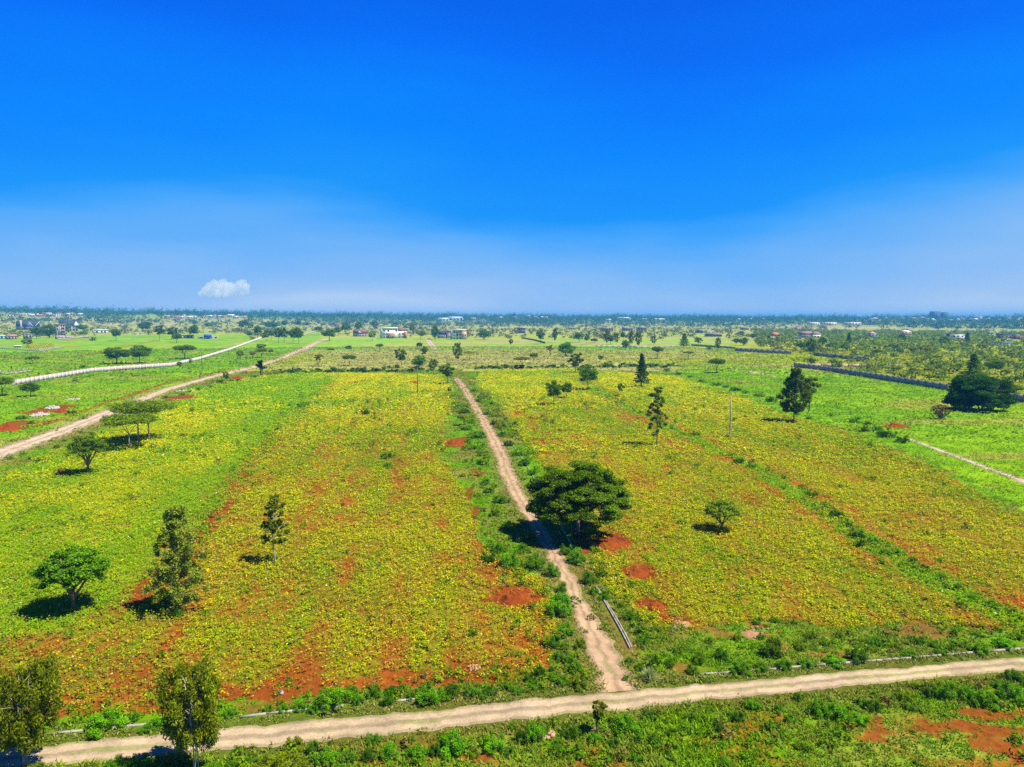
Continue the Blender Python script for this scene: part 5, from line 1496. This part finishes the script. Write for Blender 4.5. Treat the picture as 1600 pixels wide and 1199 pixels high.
for x_ in (-5.5, 1, 5.5): window(t, x_ * s, 2.2 * s, 2.2 * s, 2.4 * s, -.03)
def simple(name, label, px, base, w, h, wmat, rmat=None, roof='flat', rh=2.0, nw=3, cat='house', group=None, dep=10, floors=1, door=False):
    t, m = site(name, label, px, base, cat, group=group, w=w); s = m
    block(t, -w / 2 * s, w / 2 * s, 0, dep, -.6, h * s, wmat)
    if roof == 'flat':
        b = MB(); b.box((0, dep / 2 - .1, h * s + .25), (w * s + .8, dep + .8, .5)); b.build('roof', rmat or wmat, t)
    elif roof == 'gable': gable(t, -w / 2 * s, w / 2 * s, 0, dep, h * s, rh * s, rmat)
    elif roof == 'front': gable(t, -w / 2 * s, w / 2 * s, 0, dep, h * s, rh * s, rmat, 'y', wallmat=wmat)
    else: hip(t, -w / 2 * s, w / 2 * s, 0, dep, h * s, rh * s, rmat)
    fh = h / floors
    for f in range(floors):
        for i in range(nw):
            window(t, (-w / 2 + w * (i + .5) / nw) * s, (f + .52) * fh * s, w / nw * .42 * s, fh * .42 * s, -.03)
    return t
simple('row_house', 'low blue and white building at the left photo edge', 6, 530, 20, 5, paint((.35, .55, .68)), WH, nw=4)
simple('row_house', 'low cream building with brownish roof right of the blue and white one', 20, 530.5, 12, 5, M_CREAM, paint((.42, .25, .17)), 'gable', 2.5, 3)
simple('shed', 'pale stone shed partly hidden by trees at left', 45, 530, 9, 8, STONE, CON, nw=2, cat='shed')
simple('garage', 'tiny hut with white sheet roof inside the post fence', 28, 544, 8, 3.0, GR, WH, nw=1, cat='hut', dep=5)
simple('low_wall_building', 'long low white wall-like building beyond the meadow', 215, 523, 15, 1.9, WH, nw=2, cat='building', dep=4)
simple('compound_building', 'pale blue flat compound building behind the tree pair', 291, 529, 21, 5.0, paint((.45, .52, .60)), CON, nw=4)
simple('compound_building', 'white walled compound around the blue roofed hut', 326, 529.5, 28, 3.2, paint((.70, .66, .62)), nw=4, cat='building', dep=5)
simple('hut', 'small hut with bright blue roof', 325.5, 530, 9, 3.6, paint((.20, .25, .42)), paint((.03, .09, .42)), 'gable', 3.6, 1, cat='hut', dep=6)
simple('house', 'small pinkish house with brown roof beyond the end of the left road', 527, 511, 8, 2.6, PINK, TILE, 'gable', 2.5, 2)
simple('warehouse', 'long pale blue warehouse in the far woodland, left part', 694, 502, 15, 3.2, MET, MET, 'gable', 2.0, 3, cat='warehouse', dep=40)
simple('warehouse', 'larger pale blue warehouse in the far woodland, right part', 713, 501.5, 22, 4.2, MET, MET, 'gable', 2.2, 4, cat='warehouse', dep=50)
simple('warehouse', 'bright white roofed warehouse on the middle skyline', 976, 499.5, 19, 2.2, WH, WH, 'gable', 1.4, 3, cat='warehouse', dep=60)
simple('warehouse', 'small white shed left of the bright white warehouse', 952, 501.5, 9, 1.8, WH, WH, 'gable', 1.0, 2, cat='warehouse', dep=40)
simple('warehouse', 'long low white warehouse right of the bright one', 1030, 501.2, 20, 2.0, WH, WH, 'gable', 1.2, 4, cat='warehouse', dep=50)
simple('warehouse', 'short white shed between the two white warehouses', 1008, 501, 6, 2.0, WH, WH, 'gable', 1.0, 1, cat='warehouse', dep=40)
simple('dark_house', 'dark blue grey two storey block in the dry pasture', 815.5, 521, 11, 8, paint((.13, .14, .22)), CON, nw=3, floors=2)
simple('low_house', 'pinkish grey low house in the far pasture, centre', 949, 518.5, 19, 5, paint((.36, .28, .27)), paint((.30, .2, .2)), nw=5)
simple('low_house', 'pinkish house with small mauve roof right of the low grey one', 981, 518, 16, 4, PINK, MAUVE, 'gable', 2.2, 4)
simple('low_house', 'grey house with mauve roof in the far pasture', 1003, 517, 15, 4, GR, MAUVE, 'hip', 2.5, 3)
simple('low_house', 'thin pale compound in the far pasture left of the low houses', 898, 514.5, 18, 2.2, paint((.52, .48, .46)), nw=4)
simple('low_house', 'small dark roofed house before the woodland, right of the middle', 1093.5, 521, 11, 3.2, GR, SLATE, 'hip', 2.2, 2)
simple('low_house', 'long grey roofed house in the far pasture right of the middle', 1115.5, 526.5, 25, 3.2, GR, paint((.20, .19, .22)), 'hip', 3.0, 5)
simple('orange_roofed_house', 'house with bright orange hipped roof', 1212, 526, 15, 3, PINK, ORG, 'hip', 3.4, 3)
simple('low_house', 'mauve roofed house left of the orange roofed one', 1164, 516, 12, 2.4, GR, MAUVE, 'hip', 2.4, 3)
simple('low_house', 'pinkish roofed house at the woodland edge', 1248, 516, 12, 2.6, PINK, paint((.38, .22, .2)), 'hip', 2.6, 3)
simple('mauve_roofed_house', 'house with dark mauve roof, left of a joined pair', 1259, 528.5, 18, 5, paint((.30, .26, .34)), MAUVE, 'gable', 5.5, 4, floors=1)
simple('mauve_roofed_house', 'white house with mauve roof, right of a joined pair', 1276, 529, 18, 5.5, WH, MAUVE, 'hip', 5, 4)
simple('low_house', 'low blue shed in front of the mauve roofed pair', 1246, 530, 12, 2.4, paint((.16, .2, .3)), paint((.2, .24, .34)), nw=3)
for x_, w_, l_ in ((1272, 17, 'long white apartment row in the woodland, left part'), (1297, 20, 'long white apartment row in the woodland, right part'), (1333, 23, 'white apartment row standing apart at the right')):
    simple('apartment_row', l_, x_, 509, w_, 5, paint((.74, .70, .58)), WH, nw=5, cat='building', dep=14, floors=2)
simple('pink_roofed_house', 'house with pink roof and blue walls in the thicket', 1364, 529, 13, 6.5, paint((.22, .30, .42)), paint((.55, .28, .22)), 'hip', 4, 3, floors=2)
simple('pink_white_house', 'white and pink two storey house in the thicket', 1416, 523.5, 15, 4.6, PINK, WH, 'hip', 2.6, 3, floors=2)
t = simple('pale_block_house', 'pale grey flat roofed block house in the thicket', 1497, 532, 17, 8.5, paint((.62, .62, .62)), nw=3, floors=2)
simple('dark_house', 'dark blue house to the left of the pale block house', 1486, 531, 9, 7.5, paint((.05, .07, .16)), SLATE, 'gable', 2, 2)
simple('low_house', 'low house with wide dark blue roof at the right edge', 1563, 540.5, 30, 3, WH, paint((.10, .14, .30)), 'gable', 3.6, 5)
simple('low_house', 'dark mauve house among trees near the right edge', 1570, 529, 20, 4.5, MAUVE, SLATE, 'gable', 3, 4)
simple('low_house', 'reddish house among trees at the far right edge', 1592, 530.5, 14, 4.5, paint((.35, .2, .18)), MAUVE, 'hip', 3, 3)
simple('low_house', 'small turquoise roofed shed near the right edge', 1548, 522, 9, 2.2, GR, paint((.12, .35, .42)), 'gable', 1.8, 2)
for x_, w_, h_, b_, l_ in ((1461.5, 12.5, 13.5, 500.5, 'left and taller of the two tower blocks on the right skyline'), (1476, 8.8, 12, 500.5, 'right and slimmer of the two tower blocks on the right skyline'),
                           (1546.5, 9.5, 6, 500, 'low block on the skyline right of the mast'), (1569, 10, 5, 500, 'lowest block on the skyline near the right edge')):
    simple('tower_block', l_, x_, b_, w_, h_, paint((.13, .18, .26)), paint((.2, .25, .3)), nw=4, floors=6 if h_ > 7 else 3, cat='building', dep=25)
# far towns on the slopes
rg = random.Random(9)
cols = [PINK, WH, paint((.62, .50, .42)), paint((.5, .34, .28)), paint((.58, .56, .56))]
rc = [TILE, paint((.5, .3, .24)), MET, WH, ORG]
def town(x0, x1, y0, y1, n, label, grp):
    for i in range(n):
        x_ = x0 + (x1 - x0) * (i + rg.random()) / n; y_ = rg.uniform(y0, y1)
        simple('town_house', label, x_, y_, rg.uniform(4, 9), rg.uniform(1.8, 3.2), rg.choice(cols), rg.choice(rc), rg.choice(['gable', 'hip', 'flat']), rg.uniform(1.0, 1.8), 2, group=grp, dep=12)
town(0, 128, 492.5, 495.5, 30, 'small pale house of the hazy town on the left slope', 'hazy town on the left slope')
town(262, 385, 495.5, 498, 24, 'small pinkish house in the line of the hazy settlement left of centre', 'hazy settlement left of centre')
town(780, 860, 497, 499.5, 8, 'tiny pale house in the woodland right of centre', 'houses in the woodland right of centre')
town(1340, 1600, 498.5, 503.5, 38, 'tiny pale or pinkish roof of the hazy town below the right skyline', 'hazy town on the right')
town(735, 770, 500, 502, 4, 'tiny pale house beside the pale blue warehouses', 'houses beside the pale blue warehouses')
town(1150, 1200, 499.5, 501.5, 4, 'tiny pale shed in the woodland above the orange roofed house', 'sheds above the orange roofed house')

# ------------------------------------------------------------------ yellow flowering patch inside the post fence
rngp = np.random.default_rng(6)
pp = np.array([at(44 + 40 * rngp.random(), 538.5 + 8 * rngp.random() ** 1.0) for _ in range(170)])
colp = np.array([.52, .50, .01])[None] * (.5 + .7 * rngp.random((170, 1)))
blobs('flowering_weeds', pp, np.full(170, 2.6), np.full(170, 2.0), colp, 14, rngp, 'yellow flowering weeds filling the fenced plot', 'weeds')

# ------------------------------------------------------------------ person walking on the left road
def person():
    p = at(312.5, 593.0)
    t = thing('person', 'dark clothed person walking on the left gravel road', 'person', p, .9)
    me = bpy.data.meshes.new('body')
    V = [(0, 0, .95), (0, 0, 1.2), (0, .01, 1.42), (0, .02, 1.53), (0, .03, 1.66), (0, .03, 1.74), (.10, 0, .9), (.12, .14, .5), (.12, .10, .08), (.12, .24, .03), (-.10, 0, .9), (-.12, -.06, .5), (-.12, -.26, .10), (-.12, -.16, .03),
         (.19, 0, 1.40), (.24, -.08, 1.12), (.24, .04, .88), (-.19, 0, 1.40), (-.24, .08, 1.12), (-.24, .20, .92)]
    E = [(0, 1), (1, 2), (2, 3), (3, 4), (4, 5), (0, 6), (6, 7), (7, 8), (8, 9), (0, 10), (10, 11), (11, 12), (12, 13), (2, 14), (14, 15), (15, 16), (2, 17), (17, 18), (18, 19)]
    Rr_ = [.15, .15, .15, .06, .10, .08, .10, .075, .05, .04, .10, .075, .05, .04, .07, .05, .04, .07, .05, .04]
    
    import bmesh
    bm = bmesh.new(); sk = bm.verts.layers.skin.verify()
    vs = [bm.verts.new(v) for v in V]
    for v, r in zip(vs, Rr_): v[sk].radius = (r, r * .8)
    vs[0][sk].use_root = True
    for a, b_ in E: bm.edges.new((vs[a], vs[b_]))
    bm.to_mesh(me); bm.free()
    o = bpy.data.objects.new('body', me); COL.objects.link(o); o.parent = t
    md = o.modifiers.new('Skin', 'SKIN'); s_ = o.modifiers.new('Sub', 'SUBSURF'); s_.levels = 1; s_.render_levels = 1
    me.materials.append(paint((.055, .05, .06)))
    b = MB(); b.tube([(0, .035, 1.60), (0, .035, 1.69), (0, .03, 1.77), (0, .03, 1.80)], [.085, .105, .08, .02], 10); b.build('hair', paint((.015, .012, .01)), t)
    b = MB(); b.tube([(0, 0, .90), (0, 0, 1.15), (0, .01, 1.40), (0, .01, 1.47)], [.185, .175, .19, .10], 10); b.build('shirt', paint((.06, .045, .10)), t)
person()
# white car at the head of the far rutted road
def car():
    p = at(670.5, 531); t = thing('car', 'white car parked at the head of the far rutted road', 'car', p, .35)
    def body(pts, w, name, mat, z=0):
        n = len(pts); V = [(x_, -w / 2, z_) for x_, z_ in pts] + [(x_, w / 2, z_) for x_, z_ in pts]
        Q = [[i, (i + 1) % n, n + (i + 1) % n, n + i] for i in range(n)]
        me = bpy.data.meshes.new(name); me.from_pydata(V, [], Q + [list(range(n))[::-1], list(range(n, 2 * n))]); me.materials.append(mat)
        o = bpy.data.objects.new(name, me); COL.objects.link(o); o.parent = t
        bv = o.modifiers.new('b', 'BEVEL'); bv.width = .06; bv.segments = 2; return o
    body([(-2.3, .35), (2.3, .35), (2.35, .8), (1.5, .98), (-2.25, 1.0), (-2.35, .7)], 1.8, 'body', WH)
    body([(-1.9, .98), (1.1, .98), (.5, 1.5), (-1.5, 1.55)], 1.6, 'cabin', M_GLASS)
    body([(-1.5, 1.53), (.5, 1.49), (.45, 1.56), (-1.45, 1.61)], 1.55, 'roof', WH)
    for x_ in (-1.45, 1.45):
        for y_ in (-.88, .88):
            b = MB(); b.tube([(x_, y_ - .1, .34), (x_, y_ + .1, .34)], [.34, .34], 14); b.build('wheel', paint((.02, .02, .02)), t)
    for y_ in (-.65, .65):
        b = MB(); b.box((-2.34, y_, .78), (.08, .3, .15)); b.build('tail_light', paint((.4, .02, .02)), t)
car()

# ------------------------------------------------------------------ cloud far outside the haze
def cloud():
    D = 14000.0
    m = D / F
    c0 = CAM + ray(350, 452) * (D)
    sv = []
    for x_, z_, r_ in ((-33, -8, 5), (-27, -3, 7), (-20, 2, 8), (-14, 7, 7), (-9, 3, 8), (-2, 8, 8), (5, 3, 8), (10, 6, 6), (15, 1, 7), (21, 6, 7), (27, 9, 7), (32, 4, 7), (33, -3, 5), (-22, -8, 6), (-10, -7, 7), (2, -7, 7), (14, -7, 6), (25, -5, 6)):
        sv.append((x_ * m, (hash_(x_) - .5) * 12 * m, z_ * m, r_ * m))
    rngc = np.random.default_rng(2); Vs = []; Fs = []; off = 0
    import bmesh
    bm = bmesh.new()
    for (a, b_, c_, r_) in sv:
        for k in range(3):
            s = 1 if k == 0 else .5
            o = np.zeros(3) if k == 0 else unit(rngc.normal(size=3) + [0, 0, .8]) * r_ * .75
            bmesh.ops.create_icosphere(bm, subdivisions=3, radius=r_ * s, matrix=Matrix.Translation((a + o[0], b_ + o[1], c_ + o[2])))
    me = bpy.data.meshes.new('cloud'); bm.to_mesh(me); bm.free()
    o = bpy.data.objects.new('cloud', me); COL.objects.link(o)
    o.location = c0.tolist(); o.rotation_euler = (0, 0, -math.atan2(c0[0], c0[1]))
    rm = o.modifiers.new('r', 'REMESH'); rm.mode = 'VOXEL'; rm.voxel_size = m * 1.0
    mt, N, L = newmat('cloud_vapour')
    ou = N('ShaderNodeOutputMaterial'); v = N('ShaderNodeVolumePrincipled')
    v.inputs['Color'].default_value = (1, .97, .97, 1); v.inputs['Density'].default_value = .0032
    v.inputs['Anisotropy'].default_value = 0.0
    L(v.outputs[0], ou.inputs['Volume']); me.materials.append(mt)
    tag(o, 'small white puffy cloud low in the sky on the left', 'cloud', kind='stuff')
def hash_(a): return (math.sin(a * 12.9898) * 43758.5453) % 1
cloud()

# ------------------------------------------------------------------ the air
b = MB()
b.box((0, 3400, 34), (11000, 9000, 72))
mt, N, L = newmat('haze_air')
ou = N('ShaderNodeOutputMaterial'); v = N('ShaderNodeVolumePrincipled')
v.inputs['Color'].default_value = (.07, .40, 1.0, 1)
v.inputs['Density'].default_value = 1.75e-4
v.inputs['Anisotropy'].default_value = 0.0
L(v.outputs[0], ou.inputs['Volume'])
haze = b.build('haze', mt)
tag(haze, kind='stuff')
# drop prototypes that were never used
for k_, (r_, used) in protos.items():
    if not used:
        for ch in list(r_.children): bpy.data.objects.remove(ch)
        bpy.data.objects.remove(r_)
def scatter(n, az0, az1, r0, r1, rng, p=None):
    r = np.exp(np.log(r0) + (np.log(r1) - np.log(r0)) * rng.random(n)); a = np.radians(az0 + (az1 - az0) * rng.random(n))
    x = r * np.sin(a); y = r * np.cos(a)
    if p is not None:
        ok = rng.random(n) < p(x, y, r, np.degrees(a)); x, y = x[ok], y[ok]
    return x, y
def free(x, y):
    z = zones(x, y)
    hs = np.zeros(x.shape, bool)
    for hx, hy, hw in SITES:
        D = math.hypot(hx, hy); ux, uy = hx / D, hy / D
        al = x * ux + y * uy; cr = np.abs(-x * uy + y * ux)
        hs |= (al > D - 190) & (al < D + 16) & (cr < hw)
    return ~hs & ~(z['LM'] | z['LM2'] | z['RG'] | z['LF'] | z['RF']) & (z['dl'] > 8) & (dline(x, y, C_FAR) > 14)
rng = np.random.default_rng(31)
# dense thicket continuing to the right and behind
x, y = scatter(5200, 19, 37, 330, 1500, rng)
ok = (inpoly(x, y, TPW) & (rng.random(len(x)) < .13)) | ((rng.random(len(x)) < smooth(600, 1150, np.hypot(x, y)) * .5 + .16) & (np.hypot(x, y) > 640 - (np.degrees(np.arctan2(x, y)) - 20) * 8) & free(x, y))
x, y = x[ok], y[ok]; n = len(x)
W_ = 3 + 5 * rng.random(n) + 3 * (np.hypot(x, y) > 600); H_ = W_ * (.5 + .35 * rng.random(n))
col = np.array([.16, .24, .012])[None] * (.6 + .8 * rng.random((n, 1)))
blobs('thicket', np.stack([x, y, hgt(x, y)], 1), W_, H_, col, 16, rng, 'dense olive thicket reaching far back on the right', 'thicket')
# low leafy weeds thickening the verges, ditches and strips
wr = np.random.default_rng(61)
x, y = in_band(wr, 62000, 30, 230, 50.0)
ok = wr.random(len(x)) < np.clip(70 / np.hypot(x, y), 0, 1) ** 1.3
x, y = x[ok], y[ok]; z = zones(x, y)
pr = .46 * z['FB'] + .75 * (smooth(7.5, 5.5, z['dp']) * (z['dp'] > 2.0)) + .35 * (z['dc'] < 1.1) + .55 * ((z['dn'] > 2.6) & (z['dn'] < 6.5)) + .05 * (z['LF'] | z['RF'])
pr = pr * (z['dn'] > 1.9) * (z['dp'] > 1.9) * (z['dl'] > 5) * smooth(.34, .52, fbm(x / 4, y / 4, 97)) * (1 - .88 * z['sp'])
pr = np.where(~(z['FB'] | z['LF'] | z['RF']) & (z['dn'] > 8), np.maximum(pr, .30 * (y < 62)) * (1 - .7 * smooth(.54, .68, fbm(x / 4, y / 1.8, 88))), pr)
for rl in RAILS: pr = pr * (dline(x, y, rl) > .75)
ok = wr.random(len(x)) < pr
x, y = x[ok], y[ok]; n = len(x)
W_ = .35 + .75 * wr.random(n) ** 1.6; W_ *= np.clip(np.hypot(x, y) / 80, 1, 2)
cl = mixc(np.tile(c3(.085, .23, .003), (n, 1)), np.tile(c3(.21, .33, .004), (n, 1)), wr.random(n)) * (.7 + .5 * wr.random((n, 1)))
cl = np.where((wr.random(n) < .14)[:, None], c3(.24, .20, .04)[None], cl)
blobs('weeds', np.stack([x, y, 0 * x], 1), W_, W_ * (.5 + .35 * wr.random(n)), cl, 22, wr, 'low leafy weeds thickening the verges and ditches', 'weeds')
# scattered scrub on the far plain
x, y = scatter(5200, -38, 24, 560, 2300, rng, lambda x, y, r, a: np.clip(.12 + 1.5 * (fbm(x / 160, y / 90, 66) - .38) + .8 * smooth(900, 1900, r) + .75 * (a < -17) * smooth(700, 820, y), 0, 1) * (np.where((a > -17) & (a < 20), smooth(760, 900, y), np.where(a < -17, smooth(690, 800, y), 1))))
ok = free(x, y) & ~((np.abs(np.degrees(np.arctan2(x, y)) + 8) < 7) & (y < 900)); x, y = x[ok], y[ok]; n = len(x)
W_ = 4.5 + 7 * rng.random(n); H_ = W_ * (.45 + .4 * rng.random(n))
col = mixc(np.tile(c3(.10, .15, .025), (n, 1)), np.tile(c3(.19, .18, .04), (n, 1)), rng.random(n))
blobs('scrub', np.stack([x, y, hgt(x, y)], 1), W_, H_, col, 14, rng, 'scattered scrub of the far plain', 'scrub')
# woodland belt up to the skyline
x, y = scatter(28000, -44, 44, 1850, 4400, rng, lambda x, y, r, a: np.clip(.10 + 1.6 * (fbm(x / 260, y / 160, 71) - .38) + smooth(2100, 2700, r) * .9, 0, 1))
ok = free(x, y); x, y = x[ok], y[ok]; n = len(x)
H_ = 7 + 21 * rng.random(n) ** 4.0; W_ = 9 + 13 * rng.random(n)
col = np.array([.07, .15, .05])[None] * (.55 + .9 * rng.random((n, 1)))
blobs('woodland', np.stack([x, y, hgt(x, y)], 1), W_, H_, col, 9, rng, 'hazy blue woodland belt along the skyline', 'woodland')
